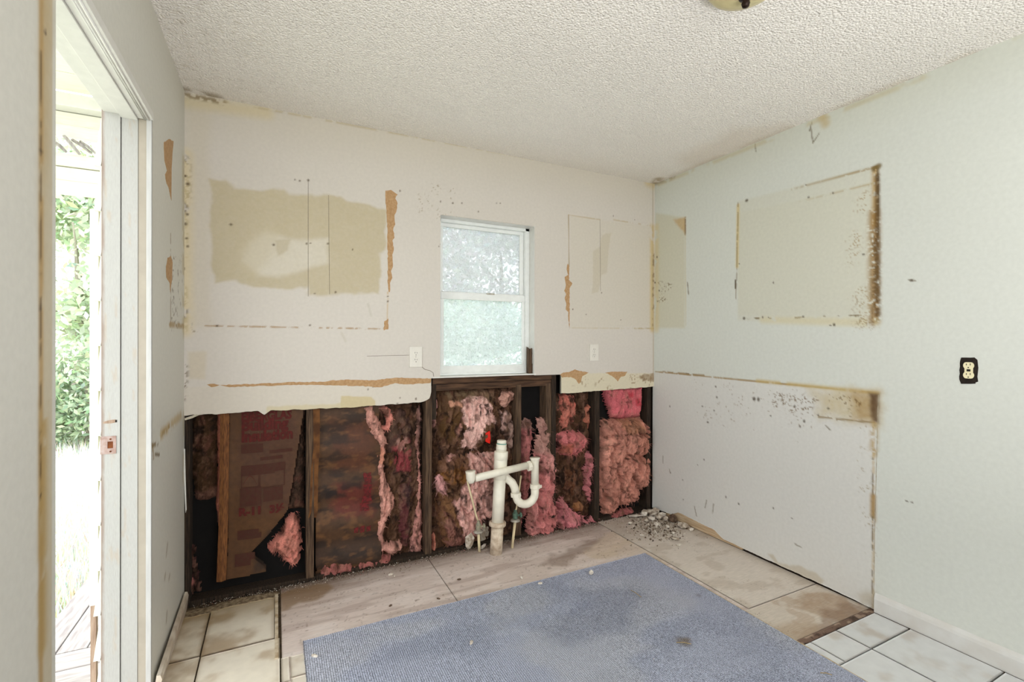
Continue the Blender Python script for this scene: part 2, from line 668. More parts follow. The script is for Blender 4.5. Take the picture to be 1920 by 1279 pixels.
def strip(name, plane, pts, w, material, parent=None, off=0.0007, amp=0.0, seed=0):
    """thin line along a polyline: pts in plane coordinates"""
    r = random.Random(seed)
    up, dn = [], []
    P = []
    for a, b in zip(pts[:-1], pts[1:]):
        k = max(1, int(math.hypot(b[0] - a[0], b[1] - a[1]) / 0.02))
        P += [(a[0] + (b[0] - a[0]) * j / k, a[1] + (b[1] - a[1]) * j / k) for j in range(k)]
    P.append(pts[-1])
    for i, p in enumerate(P):
        a, b = P[max(i - 1, 0)], P[min(i + 1, len(P) - 1)]
        dx, dy = b[0] - a[0], b[1] - a[1]
        L = math.hypot(dx, dy) + 1e-9
        nx, ny = -dy / L, dx / L
        wa, wb = w / 2 + r.uniform(-amp, amp), w / 2 + r.uniform(-amp, amp)
        up.append((p[0] + nx * wa, p[1] + ny * wa))
        dn.append((p[0] - nx * wb, p[1] - ny * wb))
    return patch(name, plane, up + dn[::-1], material, parent, off)


def grid_wall(name, plane, patches, res, thick, paint, material, free_left=None):
    """patches: (u0, u1, bottom(u), top(u)); one painted sheet with real thickness and its edges"""
    V, F, off = [], [], 0
    for (u0, u1, bot, top) in patches:
        nu = max(2, int(round((u1 - u0) / res)) + 1)
        us = np.linspace(u0, u1, nu)
        b = np.array([bot(u) if callable(bot) else bot for u in us])
        t = np.array([top(u) if callable(top) else top for u in us])
        nv = max(2, int(round((t - b).max() / res)) + 1)
        s = np.linspace(0, 1, nv)
        UU = np.repeat(us[:, None], nv, 1)
        VV = b[:, None] + (t - b)[:, None] * s[None, :]
        V.append(np.stack([UU.ravel(), VV.ravel()], 1))
        idx = np.arange(nu * nv).reshape(nu, nv) + off
        q = np.stack([idx[:-1, :-1].ravel(), idx[1:, :-1].ravel(), idx[1:, 1:].ravel(), idx[:-1, 1:].ravel()], 1)
        F.append(q)
        off += nu * nv
        # the cut lower edge of the sheet and, where it stands free, its left side
        ring = idx[:, 0]
        if free_left is not None and u0 == free_left:
            ring = np.concatenate([idx[0, :int(0.14 / res)][::-1], ring[1:]])
        V.append(np.concatenate(V)[ring])
        k = len(ring)
        n2 = np.arange(k) + off
        F.append(np.stack([ring[:-1], ring[1:], n2[1:], n2[:-1]], 1))
        off += k
    UV = np.concatenate(V)
    F = np.concatenate(F)
    # depth: the copied ring sits thick behind the face
    depth = np.zeros(len(UV))
    off = 0
    i = 0
    for a in V:
        if i % 2 == 1:
            depth[off:off + len(a)] = -thick
        off += len(a)
        i += 1
    U, Z = UV[:, 0], UV[:, 1]
    if plane == 'B': co = np.stack([U, -depth, Z], 1)
    elif plane == 'R': co = np.stack([W - depth, U, Z], 1)
    elif plane == 'L': co = np.stack([depth, U, Z], 1)
    else: co = np.stack([U, Z, depth], 1)
    p = paint(U, Z)
    return obj_data(name, co, F, material, None, col=p.c)


# ================================================================== THE SETTING
# ------------------------------------------------------------------ back wall
WX0, WX1, WZ0, WZ1 = 1.256, 1.892, 1.054, 2.010      # window opening


def ragged(pts, amp, scale, seed):
    xs = [p[0] for p in pts]
    zs = [p[1] for p in pts]

    def f(u):
        n = fbm(np.array([u * scale]), np.array([seed * 3.7]), 3, seed)[0] - 0.5
        return float(np.interp(u, xs, zs)) + amp * 2 * n
    return f


bl = bws([(345, 779), (420, 776), (484, 771), (496, 778), (508, 770), (655, 764), (760, 757), (796, 753), (806, 747), (808.5, 735)])
bottom_left = ragged([(p[0] if i else 0.0, p[1]) for i, p in enumerate(bl)], 0.004, 30, 3)
br = bws([(1052, 738), (1100, 735), (1160, 730), (1224, 725)])
bottom_right = ragged([(br[0][0], br[0][1]), br[1], br[2], (W, br[3][1])], 0.004, 30, 5)
XL1 = bw(808.5, 735)[0]
XR0 = br[0][0]


def paint_back(X, Z):
    p = Paint(X, Z, (199, 192, 184), 0.02, 5)
    # yellowed band under the ceiling, old cabinet ghosts
    p.mix(sstep(2.15, 2.44, Z) * 0.25, (184, 174, 148))
    p.poly(bws([(350, 200), (395, 205), (395, 612), (350, 612)]), (194, 184, 166), 0.02, 6, 0.03, 0.5)
    p.poly(bws([(352, 660), (385, 660), (385, 712), (352, 712)]), (192, 178, 150), 0.01, 12, 0.01, 0.5)
    # the large unpainted patch of board
    p.poly(bws([(393, 335), (426, 338), (440, 352), (490, 358), (532, 354), (542, 363), (640, 367), (652, 377), (700, 386),
                (724, 392), (722, 470), (714, 476), (712, 552), (640, 550), (580, 554), (578, 541), (520, 541), (470, 537),
                (440, 528), (404, 528), (398, 470), (395, 400)]), (180, 167, 138), 0.016, 16, 0.010, 0.95, 0.22)
    p.poly(bws([(470, 452), (500, 432), (540, 446), (612, 449), (614, 492), (590, 500), (560, 508), (520, 520), (486, 512),
                (458, 488)]), (204, 197, 184), 0.02, 10, 0.02, 0.9, 0.25)
    p.poly(bws([(455, 455), (500, 425), (520, 440), (500, 500), (480, 520), (452, 500)]), (190, 179, 154), 0.03, 10, 0.03, 0.55)
    p.poly(bws([(516, 450), (545, 448), (540, 470), (520, 478)]), (178, 166, 140), 0.008, 20, 0.008, 0.7)
    # bare band left under the worktop line
    p.poly(bws([(345, 726), (808, 716), (812, 780), (345, 790)]), (200, 191, 177), 0.003, 20, 0.004, 0.6)
    p.poly(bws([(640, 742), (695, 744), (703, 752), (703, 770), (636, 770)]), (190, 174, 136), 0.004, 30, 0.003, 0.9)
    p.poly(bws([(500, 763), (640, 756), (660, 764), (640, 772), (500, 776)]), (192, 178, 142), 0.006, 30, 0.004, 0.7)
    p.poly(bws([(1052, 700), (1226, 700), (1226, 730), (1052, 742)]), (204, 194, 168), 0.004, 30, 0.004, 0.85)
    p.specks(bws([(1056, 706), (1226, 700), (1226, 728), (1056, 736)]), (128, 96, 56), 0.60, 60, 0.01, 0.6)
    p.poly(bws([(1198, 703), (1228, 700), (1228, 716), (1206, 714)]), (112, 78, 40), 0.012, 40, 0.005, 0.8, 0.5)
    # narrow smear and ghost right of the window
    p.poly(bws([(1112, 472), (1126, 462), (1128, 440), (1146, 436), (1142, 460), (1138, 512), (1128, 516), (1122, 548),
                (1110, 552)]), (176, 164, 140), 0.008, 20, 0.006, 0.65)
    p.poly(bws([(1070, 405), (1224, 425), (1224, 612), (1070, 615)]), (198, 190, 174), 0.004, 10, 0.01, 0.45)
    # lines left by cabinets, with dirt in them
    p.line(bw(385, 611), bw(727, 617), 0.004, (150, 116, 70), 0.75, 0.42, 60)
    p.line(bw(1066, 403), bw(1067, 500), 0.0035, (150, 130, 92), 0.8)
    p.line(bw(1066, 403), bw(1125, 412), 0.004, (176, 156, 118), 0.6, 0.3)
    p.line(bw(1150, 412), bw(1224, 424), 0.005, (176, 156, 118), 0.6, 0.45)
    p.line(bw(1070, 615), bw(1226, 616), 0.004, (186, 172, 140), 0.6, 0.4)
    p.line(bw(1190, 616), bw(1226, 616), 0.006, (160, 138, 90), 0.5, 0.4)
    p.line(bw(727, 548), bw(726, 600), 0.004, (186, 160, 120), 0.7, 0.3)
    # mould in both corners
    for (a, b, w, am) in (((350, 300), (350, 380), 0.016, 0.9), ((349, 380), (348, 480), 0.010, 0.7),
                          ((347, 540), (347, 618), 0.010, 0.9), ((346, 690), (346, 745), 0.014, 0.8)):
        p.line(bw(*a), bw(*b), w, (96, 76, 48), am, 0.53, 70, 0.9)
    p.line(bw(347, 290), bw(347, 620), 0.028, (206, 190, 152), 0.7, 0.3, 20, 0.9)
    p.line(bw(345, 190), bw(500, 212), 0.03, (196, 180, 140), 0.6, 0.3, 12, 0.9)
    p.line(bw(347, 178), bw(420, 192), 0.012, (120, 100, 66), 0.8, 0.45, 60, 0.9)
    p.line(bw(420, 190), bw(1226, 341), 0.006, (172, 156, 122), 0.6, 0.42, 30, 0.9)
    p.line(bw(1223, 425), bw(1223, 618), 0.02, (190, 166, 110), 0.75, 0.35, 14, 0.9)
    p.line(bw(1225, 470), bw(1225, 610), 0.009, (100, 76, 40), 0.8, 0.55, 60, 0.9)
    p.line(bw(1224, 340), bw(1225, 700), 0.004, (150, 136, 108), 0.6)
    p.line(bw(1215, 342), bw(1226, 346), 0.03, (190, 170, 124), 0.7, 0.3, 12, 0.9)
    p.specks(bws([(352, 560), (420, 560), (420, 630), (352, 630)]), (110, 92, 62), 0.70, 80, 0.03)
    p.specks(bws([(780, 340), (860, 340), (860, 420), (780, 420)]), (150, 136, 110), 0.72, 80, 0.03)
    dots = [(578, 338, 3), (553, 337, 2), (562, 339, 2), (433, 421, 3.5), (513, 459, 3), (575, 457, 2.4), (582, 456, 2), (615, 457, 2.6),
            (661, 468, 1.6), (826, 378, 2), (849, 381, 3), (866, 381, 2), (897, 397, 2), (931, 381, 2), (938, 381, 2), (629, 548, 2.4),
            (590, 551, 2), (581, 610, 2.6), (407, 611, 2.4), (750, 358, 2), (727, 556, 2.5), (727, 565, 2.5), (348, 420, 3), (350, 447, 3),
            (352, 462, 3), (344, 504, 3), (347, 330, 4), (352, 345, 4), (351, 402, 3), (1074, 580, 2), (1099, 590, 2), (1164, 600, 2),
            (1150, 405, 2), (1190, 412, 2), (1232, 475, 2), (1128, 549, 2), (823, 462, 2.2), (826, 458, 2), (750, 746, 2), (780, 748, 2.5),
            (700, 725, 2.5), (745, 757, 2.5), (690, 730, 2)]
    p.dots([(*bw(a, b), max(0.0042, r * 0.0021)) for a, b, r in dots], (84, 66, 44), 0.85)
    p.line(bw(640, 624), bw(648, 640), 0.006, (186, 178, 164), 0.6, 0.3)
    p.line(bw(690, 570), bw(696, 592), 0.006, (184, 178, 166), 0.6, 0.3)
    return p


wall_back = grid_wall('wall_back', 'B', [
    (0.0, XL1, bottom_left, H), (XL1, WX0, lambda u: 1.046, H), (WX0, WX1, WZ1, H),
    (WX1, XR0, lambda u: 1.042, H), (XR0, W, bottom_right, H)], 0.0052, 0.013, paint_back, M['wall'], XR0)
struct(wall_back, 'white painted drywall with a window, its lower part cut away to open studs')

# bare paper tears on the back wall (their own edges, standing on the paint edge)
tears = [
    [(722, 358), (733, 356), (745, 365), (741, 372), (745, 382), (743, 398), (739, 404), (741, 420), (737, 428), (740, 446),
     (736, 452), (739, 468), (735, 478), (737, 500), (733, 508), (735, 522), (731, 530), (731, 548), (728, 548), (727, 530), (727, 480),
     (726, 420), (724, 390)],
    [(721, 603), (728, 597), (728, 618), (719, 619)],
    [(387, 722), (396, 719), (412, 722), (396, 727)],
    [(413, 722), (500, 719), (540, 717), (600, 716), (640, 712), (700, 713), (745, 708), (808, 710), (808, 718), (770, 721), (740, 719),
     (712, 727), (680, 724), (640, 723), (600, 722), (560, 722), (480, 724), (430, 726)],
    [(1058, 545), (1061, 538), (1059, 520), (1065, 515), (1062, 505), (1064, 494), (1067, 500), (1067, 525), (1073, 531), (1068, 540),
     (1068, 590), (1068, 616), (1066, 600), (1065, 585), (1061, 580), (1062, 568), (1059, 560), (1061, 552)],
    [(1050, 703), (1056, 699), (1068, 697), (1078, 693), (1090, 696), (1104, 699), (1092, 705), (1089, 716), (1085, 720), (1080, 712),
     (1070, 707), (1054, 708)],
    [(1134, 699), (1150, 697), (1176, 697), (1172, 705), (1164, 707), (1158, 715), (1152, 708), (1142, 702)],
]
for k, t in enumerate(tears):
    patch('torn_paper', 'B', jag(bws(t), 0.012, 0.0022, k), M['kraft_tear'], wall_back, 0.0009)
for a, b in (((578, 335), (578, 556)), ((616, 366), (618, 552)), ((1125, 412), (1126, 546))):
    strip('pencil_line', 'B', [bw(*a), bw(*b)], 0.0019, M['pencil'], wall_back)
strip('hairline_crack', 'B', bws([(688, 668), (720, 667), (768, 666)]), 0.0022, M['pencil'], wall_back)
strip('hairline_crack', 'B', bws([(791, 688), (797, 693), (806, 695), (812, 699), (813, 706)]), 0.003, M['pencil'], wall_back)

# cavity: outer sheathing, plates and studs, each its own piece
YF = 0.0132                                # stud faces
YS = 0.102                                 # sheathing
for (n_, a_, b_) in (('sheathing_board', (-0.13, YS, -0.15), (WX0 - 0.03, YS + 0.03, H)), ('sheathing_board', (WX1 + 0.03, YS, -0.15), (W + 0.12, YS + 0.03, H)),
                     ('sheathing_board', (WX0 - 0.03, YS, -0.15), (WX1 + 0.03, YS + 0.03, WZ0 - 0.02)), ('sheathing_board', (WX0 - 0.03, YS, WZ1 + 0.02), (WX1 + 0.03, YS + 0.03, H))):
    box(n_, a_, b_, M['sheath'], wall_back)
box('bottom_plate', (0.0, YF + 0.012, -0.06), (W, YS, 0.012), M['stud_dark'], wall_back, 0.002)


def stud(x0, x1, z0, z1, mt, y0=YF, y1=YS - 0.001, lean=0.0):
    bm = bmesh.new()
    box_bm(bm, (x0, y0, z0), (x1, y1, z1), 0.003)
    for v in bm.verts:
        v.co.x += lean * (v.co.z - z0)
    return bm_obj('stud', bm, mt, wall_back)


stud(0.0, 0.022, 0.012, 1.0, M['stud_dark'], YF)
stud(0.532, 0.570, 0.012, 1.0, M['stud'])
stud(1.172, 1.212, 0.012, 1.0, M['stud'])
stud(1.768, 1.806, 0.012, 0.985, M['stud'])
stud(1.990, 2.030, 0.012, 0.985, M['stud'])
stud(2.032, 2.068, 0.012, 1.04, M['stud_dark'])
stud(2.385, 2.428, 0.012, 1.0, M['stud_dark'])
stud(2.862, 2.900, 0.012, 1.0, M['stud_dark'])
stud(1.212, 1.238, 0.80, 1.046, M['stud_dark'])
box('rough_sill', (1.214, YF - 0.002, 1.010), (2.032, YS - 0.001, 1.045), M['stud_h'], wall_back, 0.003)
box('rough_sill', (1.222, YF + 0.004, 0.968), (2.032, YS - 0.001, 1.008), M['stud_h'], wall_back, 0.003)
strip('torn_paper', 'B', bws([(346, 786), (372, 778), (385, 772)]), 0.012, M['dw_core'], wall_back, -0.001, 0.004, 3)

# ------------------------------------------------------------------ right wall
RY1 = -5.2
PB = -1.4625                                # joint where the cabinet end stood


def paint_right(Y, Z):
    p = Paint(Y, Z, (206, 209, 203), 0.02, 25)
    p.mix(sstep(2.2, 2.44, Z) * 0.2, (190, 188, 164))
    # lower panel, slightly cooler old paint
    p.poly([(0.05, -0.1), (0.05, rw(1228, 697)[1]), rw(1645, 737), (PB, 0.9), (PB, -0.1)], (210, 208, 205), 0.0, 10, 0.003, 0.7)
    # ghost of the narrow cabinet and of the wide one
    p.poly(rws([(1229, 400), (1284, 408), (1284, 615), (1229, 615)]), (198, 194, 172), 0.003, 10, 0.012, 0.7)
    p.poly(rws([(1262, 412), (1286, 406), (1285, 440)]), (186, 150, 90), 0.006, 30, 0.012, 0.75, 0.3)
    p.line(rw(1285, 408), rw(1285, 440), 0.006, (120, 92, 52), 0.8, 0.35, 60)
    p.line(rw(1285, 440), rw(1286, 610), 0.004, (200, 190, 160), 0.6)
    p.line(rw(1289, 530), rw(1291, 552), 0.004, (110, 96, 70), 0.8)
    p.poly(rws([(1383, 378), (1645, 311), (1647, 614), (1383, 600)]), (200, 198, 182), 0.003, 8, 0.012, 0.5)
    p.poly(rws([(1384, 400), (1640, 343), (1640, 590), (1384, 590)]), (200, 198, 180), 0.004, 8, 0.008, 0.3)
    p.line(rw(1384, 385), rw(1382, 500), 0.010, (204, 184, 126), 0.8, 0.2, 20, 0.8)
    p.line(rw(1384, 380), rw(1380, 560), 0.0032, (120, 100, 66), 0.75, 0.35, 30)
    p.line(rw(1379, 526), rw(1379, 540), 0.006, (84, 70, 46), 0.9, 0.3)
    # heavy mould along the right edge of the wide cabinet
    p.line(rw(1641, 318), rw(1641, 420), 0.014, (176, 142, 82), 0.8, 0.36, 60, 0.8)
    p.line(rw(1639, 400), rw(1639, 600), 0.024, (150, 116, 62), 0.85, 0.38, 90, 0.8)
    p.line(rw(1645, 330), rw(1645, 590), 0.011, (96, 70, 30), 0.9, 0.36, 60, 0.8)
    p.line(rw(1642, 440), rw(1642, 600), 0.016, (100, 76, 38), 0.8, 0.5, 110, 0.9)
    p.line(rw(1646, 316), rw(1647, 440), 0.004, (86, 66, 34), 0.8)
    p.line(rw(1485, 355), rw(1645, 312), 0.006, (150, 124, 70), 0.85, 0.42, 50, 0.8, (0.45, 1.0))
    p.line(rw(1500, 378), rw(1640, 343), 0.005, (170, 150, 104), 0.7, 0.42, 50, 0.8, (0.3, 1.0))
    p.line(rw(1640, 316), rw(1647, 312), 0.014, (110, 90, 44), 0.85, 0.35, 50)
    p.line(rw(1390, 597), rw(1508, 596), 0.005, (110, 92, 56), 0.9, 0.56, 40)
    p.line(rw(1545, 593), rw(1612, 592), 0.005, (110, 92, 56), 0.9, 0.56, 40)
    p.line(rw(1430, 600), rw(1640, 605), 0.02, (206, 194, 150), 0.5, 0.3, 20, 0.9)
    p.specks(rws([(1590, 345), (1645, 330), (1645, 615), (1600, 615), (1580, 480)]), (150, 120, 66), 0.60, 130, 0.08, 0.7)
    p.specks(rws([(1600, 560), (1645, 550), (1645, 616), (1590, 616)]), (130, 100, 46), 0.52, 130, 0.05, 0.7)
    p.specks(rws([(1230, 520), (1262, 530), (1262, 580), (1230, 590)]), (110, 86, 46), 0.60, 90, 0.03, 0.8)
    p.line(rw(1231, 425), rw(1231, 618), 0.022, (206, 188, 140), 0.55, 0.3, 14, 0.9)
    # joint of the lower panel and the stain at its right end
    p.line(rw(1229, 697), rw(1645, 737), 0.0045, (150, 122, 72), 0.85, 0.3, 30)
    p.line(rw(1240, 697), rw(1320, 704), 0.006, (140, 112, 66), 0.8, 0.4, 40)
    p.line(rw(1420, 714), rw(1645, 737), 0.010, (190, 166, 104), 0.7, 0.25, 20, 0.9)
    p.poly(rws([(1520, 728), (1647, 738), (1646, 793), (1540, 780)]), (188, 172, 130), 0.03, 20, 0.05, 0.8, 0.4)
    p.poly(rws([(1590, 733), (1647, 738), (1646, 793), (1600, 787)]), (164, 134, 82), 0.02, 24, 0.035, 0.85, 0.4)
    p.poly(rws([(1630, 738), (1648, 738), (1647, 794), (1634, 790)]), (82, 54, 22), 0.006, 30, 0.012, 0.95, 0.2)
    p.line(rw(1535, 782), rw(1640, 793), 0.004, (128, 104, 60), 0.8, 0.35, 40)
    p.specks(rws([(1440, 730), (1645, 735), (1645, 800), (1440, 780)]), (110, 84, 44), 0.60, 110, 0.05, 0.8)
    p.specks(rws([(1290, 700), (1440, 715), (1560, 800), (1500, 840), (1300, 800)]), (130, 108, 80), 0.72, 70, 0.08, 0.6)
    p.line(rw(1640, 795), rw(1638, 850), 0.016, (170, 144, 96), 0.8, 0.42, 50, 0.9)
    p.line(rw(1638, 795), rw(1637, 1140), 0.0045, (186, 164, 122), 0.7, 0.48, 50, 0.8)
    p.line(rw(1637, 930), rw(1637, 975), 0.012, (160, 128, 78), 0.9, 0.3, 40, 0.8)
    p.line(rw(1636, 860), rw(1635, 1120), 0.004, (110, 92, 64), 0.8, 0.5, 60)
    p.specks(rws([(1600, 780), (1650, 780), (1645, 1150), (1620, 1150)]), (150, 134, 104), 0.64, 120, 0.03, 0.7)
    # skim patches at the foot of the panel
    p.poly(rws([(1440, 1038), (1450, 1040), (1460, 1056), (1500, 1062), (1530, 1075), (1545, 1090), (1530, 1108), (1470, 1080)]),
           (190, 180, 162), 0.01, 20, 0.008, 0.8)
    p.poly(rws([(1605, 1115), (1640, 1105), (1640, 1140), (1612, 1130)]), (182, 173, 155), 0.02, 20, 0.02, 0.6)
    p.line(rw(1270, 975), rw(1520, 1095), 0.02, (206, 196, 178), 0.5, 0.35, 30, 0.9)
    # scuffs and scratches
    for a, b in (((1302, 950), (1306, 968)), ((1325, 938), (1322, 952)), ((1338, 945), (1336, 962)), ((1243, 855), (1243, 868)),
                 ((1490, 1020), (1502, 1026)), ((1255, 880), (1257, 888)), ((1284, 700), (1292, 701)), ((1520, 238), (1524, 266)), ((1518, 245), (1522, 230)),
                 ((1536, 250), (1524, 268)), ((1416, 270), (1417, 284)), ((1548, 798), (1556, 806)), ((1705, 525), (1716, 526))):
        p.line(rw(*a), rw(*b), 0.0035, (120, 110, 92), 0.8, 0.25, 60)
    dots = [(1400, 376, 5), (1395, 597, 4), (1430, 595, 2.4), (1441, 595, 2), (1506, 594, 2.6), (1564, 609, 3), (1557, 610, 2), (1562, 362, 2.4),
            (1516, 370, 2), (1511, 347, 2), (1386, 495, 2), (1619, 477, 2.4), (1450, 530, 2), (1352, 100, 2), (1709, 526, 3), (1256, 762, 2.6),
            (1327, 792, 4), (1342, 725, 3), (1344, 745, 3), (1339, 770, 3), (1317, 762, 3), (1414, 748, 5), (1422, 749, 4), (1445, 780, 2.5),
            (1490, 762, 3), (1508, 790, 3), (1534, 778, 2.5), (1553, 766, 3), (1500, 800, 2.5), (1257, 886, 2.5), (1308, 872, 2), (1280, 900, 2),
            (1361, 932, 2.5), (1485, 972, 2.5), (1450, 953, 2.5), (1320, 862, 2), (1281, 937, 2.5), (1385, 945, 3), (1232, 482, 3), (1233, 565, 3),
            (1228, 530, 4), (1236, 545, 3), (1340, 262, 2), (1700, 940, 2.5), (1710, 942, 2)]
    p.dots([(*rw(a, b), max(0.0046, r * 0.0021)) for a, b, r in dots], (74, 60, 42), 0.85)
    p.line((-5.2, 2.425), (0, 2.425), 0.012, (190, 178, 140), 0.5, 0.45, 14, 0.9)
    p.line(rw(1228, 342), rw(1262, 330), 0.02, (140, 116, 74), 0.7, 0.35, 20, 0.9)
    p.line(rw(1540, 215), rw(1548, 232), 0.02, (186, 166, 120), 0.7, 0.35, 30, 0.9)
    return p


rbot = ragged([(PB, 0.008), (-1.2, 0.014), (-0.85, 0.016), (-0.62, 0.020), (-0.55, 0.052), (-0.24, 0.066), (-0.18, 0.03), (0.0, 0.02)], 0.004, 30, 9)
wall_right = grid_wall('wall_right', 'R', [(RY1, PB, 0.0, H), (PB, 0.013, rbot, H)], 0.0060, 0.013, paint_right, M['wall'])
struct(wall_right, 'long white wall with mould outlines of removed cabinets')
box('framing_board', (W + 0.02, RY1, -0.05), (W + 0.10, 0.1, H), M['stud_dark'], wall_right)
box('bottom_plate', (W + 0.004, -0.75, 0.004), (W + 0.019, -0.12, 0.085), mat('pale_plate_wood', (200, 180, 150), 0.85, 0.1, 12, rgb2=(178, 150, 118), stretch=(12, 1, 12)), wall_right, 0.002)
strip('panel_joint', 'R', rws([(1647, 740), (1640, 1000), (1638, 1142)]), 0.0022, mat('grey_joint', (186, 176, 154), 0.9, 0.2, 60), wall_right, 0.0006, 0.0006, 4)

bb = bmesh.new()
prof = [(0, 0), (0.013, 0), (0.013, 0.062), (0.010, 0.074), (0.004, 0.084), (0, 0.088)]
for yy in (RY1, PB - 0.002):
    for (o_, z_) in prof:
        bb.verts.new((W - o_ - 0.0003, yy, z_ + 0.001))
bb.verts.ensure_lookup_table()
k = len(prof)
for i in range(k):
    j = (i + 1) % k
    bb.faces.new((bb.verts[i], bb.verts[j], bb.verts[k + j], bb.verts[k + i]))
bb.faces.new([bb.verts[i] for i in range(k)][::-1])
bb.faces.new([bb.verts[k + i] for i in range(k)])
struct(bm_obj('baseboard_right', bb, mat('baseboard_paint', (208, 208, 206), 0.5, 0.02, 12, rgb2=(200, 197, 192))), 'white moulded baseboard on the right wall')

# ------------------------------------------------------------------ left wall with the doorway
DY0, DY1, DZ = -1.452, -0.645, 2.056        # opening: near edge, far edge, head


def paint_left(Y, Z):
    p = Paint(Y, Z, (203, 201, 193), 0.02, 45)
    p.mix(sstep(2.2, 2.44, Z) * 0.2, (186, 178, 156))
    # bare strip where the near door casing was pulled off
    p.poly([(-1.522, -0.1), (-1.522, 2.6), (-1.468, 2.6), (-1.468, -0.1)], (188, 176, 150), 0.002, 10, 0.003, 0.9, 0.15)
    p.poly([(-1.520, 1.35), (-1.520, 2.6), (-1.470, 2.6), (-1.470, 1.9)], (172, 148, 104), 0.012, 14, 0.03, 0.75, 0.3)
    p.line((-1.517, 0), (-1.517, 2.4), 0.010, (168, 136, 82), 0.85, 0.36, 14, 0.8)
    p.line((-1.510, 0.7), (-1.506, 1.15), 0.018, (166, 138, 84), 0.8, 0.36, 20, 0.9)
    p.line((-1.519, 0.95), (-1.519, 1.8), 0.004, (96, 74, 44), 0.8, 0.5, 30)
    p.dots([(-1.517, 1.62, 0.006), (-1.519, 1.33, 0.005), (-1.50, 1.85, 0.004), (-1.519, 0.62, 0.005), (-1.517, 0.98, 0.004)], (74, 56, 34))
    # corner mould
    for (a, b, w, am) in (((344, 300), (344, 620), 0.03, 0.6), ((344, 780), (344, 900), 0.02, 0.5)):
        p.line(lw(*a), lw(*b), w, (176, 160, 120), am, 0.42, 20, 0.9)
    p.specks(lws([(320, 470), (344, 470), (344, 620), (320, 620)]), (84, 68, 44), 0.62, 60, 0.04, 0.85)
    p.line(lw(320, 440), lw(320, 612), 0.007, (120, 98, 60), 0.8, 0.4, 40)
    p.line(lw(318, 608), lw(344, 612), 0.012, (150, 122, 70), 0.8, 0.4, 40)
    p.line(lw(302, 815), lw(340, 778), 0.020, (186, 164, 122), 0.8, 0.4, 40, 0.8)
    p.line(lw(304, 814), lw(318, 800), 0.012, (160, 136, 92), 0.8, 0.42, 60, 0.8)
    p.line(lw(284, 836), lw(296, 832), 0.008, (120, 100, 64), 0.85, 0.35, 40)
    p.line(lw(286, 836), lw(288, 862), 0.009, (140, 116, 74), 0.8, 0.42, 60)
    p.line(lw(291, 852), lw(299, 853), 0.006, (110, 90, 60), 0.85)
    for a, b in (((314, 1022), (312, 1040)), ((310, 1078), (309, 1084)), ((313, 1150), (312, 1164)), ((318, 1080), (317, 1086))):
        p.line(lw(*a), lw(*b), 0.012, (150, 140, 124), 0.7, 0.3, 60)
    return p


wall_left = grid_wall('wall_left', 'L', [
    (RY1, DY0, 0.0, H), (DY0, DY1, DZ, H), (DY1, 0.013, 0.0, H)], 0.0065, 0.013, paint_left, M['wall'])
struct(wall_left, 'white drywall with the open doorway at the far left')
for k, t in enumerate([[(307, 268), (316, 261), (325, 265), (323, 290), (321, 325), (321, 375), (316, 352), (312, 345), (309, 328), (313, 320), (308, 300)],
                       [(311, 500), (314, 484), (320, 480), (323, 492), (322, 525), (319, 548), (318, 530), (312, 520)]]):
    patch('torn_paper', 'L', jag(lws(t), 0.02, 0.003, 60 + k), M['kraft_tear'], wall_left, 0.001)
patch('torn_paper', 'B', bws([(343.5, 840), (347, 842), (348, 890), (350, 955), (348, 962), (345, 900), (343, 870)]), M['trim'], wall_left, 0.002)
# solid wall body behind the boards and outside siding
box('wall_framing', (-0.135, RY1, -0.05), (-0.0135, -1.532, H), M['stud_dark'], wall_left)
box('wall_framing', (-0.135, -0.600, -0.05), (-0.0135, 0.10, H), M['stud_dark'], wall_left)
box('wall_framing', (-0.135, -1.532, 2.12), (-0.0135, -0.600, H), M['stud_dark'], wall_left)
for k in range(14):                         # lapped siding boards, seen edge on past the jamb
    bm = bmesh.new()
    z0 = -0.12 + k * 0.152
    vs = [bm.verts.new(v) for y in (-0.640, 0.13) for v in ((-0.136, y, z0), (-0.160, y, z0), (-0.139, y, z0 + 0.172), (-0.136, y, z0 + 0.172))]
    for f in ((0, 1, 2, 3), (7, 6, 5, 4), (0, 4, 5, 1), (1, 5, 6, 2), (2, 6, 7, 3), (3, 7, 4, 0)):
        bm.faces.new([vs[i] for i in f])
    bm_obj('siding_board', bm, M['porch'], wall_left)

# door frame: trim, jamb and weathered outer jamb, side and head, each its own board
frame = empty('door_1', (-0.07, -1.05, 0))
struct(frame, 'white door frame without a door, its paint chipped and the latch plate bare')


def jamb_paint(o, seed, chip, edge=None):
    me = o.data
    n = len(me.vertices)
    co = np.empty(n * 3)
    me.vertices.foreach_get('co', co)
    co = co.reshape(-1, 3) + WLOC[o]
    p = Paint(co[:, 2], co[:, 0], (160, 158, 154), 0.03, seed)
    nz = fbm(co[:, 2] * 13, co[:, 0] * 110, 4, seed + 2)
    p.mix(sstep(0.70 - chip, 0.80 - chip, nz) * 0.6, (160, 147, 132))
    if edge is not None:
        e = sstep(edge + 0.010, edge + 0.002, co[:, 0] + 0.006 * (fbm(co[:, 2] * 20, co[:, 0] * 0, 3, seed) - 0.5))
        p.mix(e * 0.8, (124, 100, 86))
    a = me.color_attributes.new('Col', 'FLOAT_COLOR', 'POINT')
    c4 = np.ones((n, 4))
    c4[:, :3] = p.c
    a.data.foreach_set('color', c4.ravel())


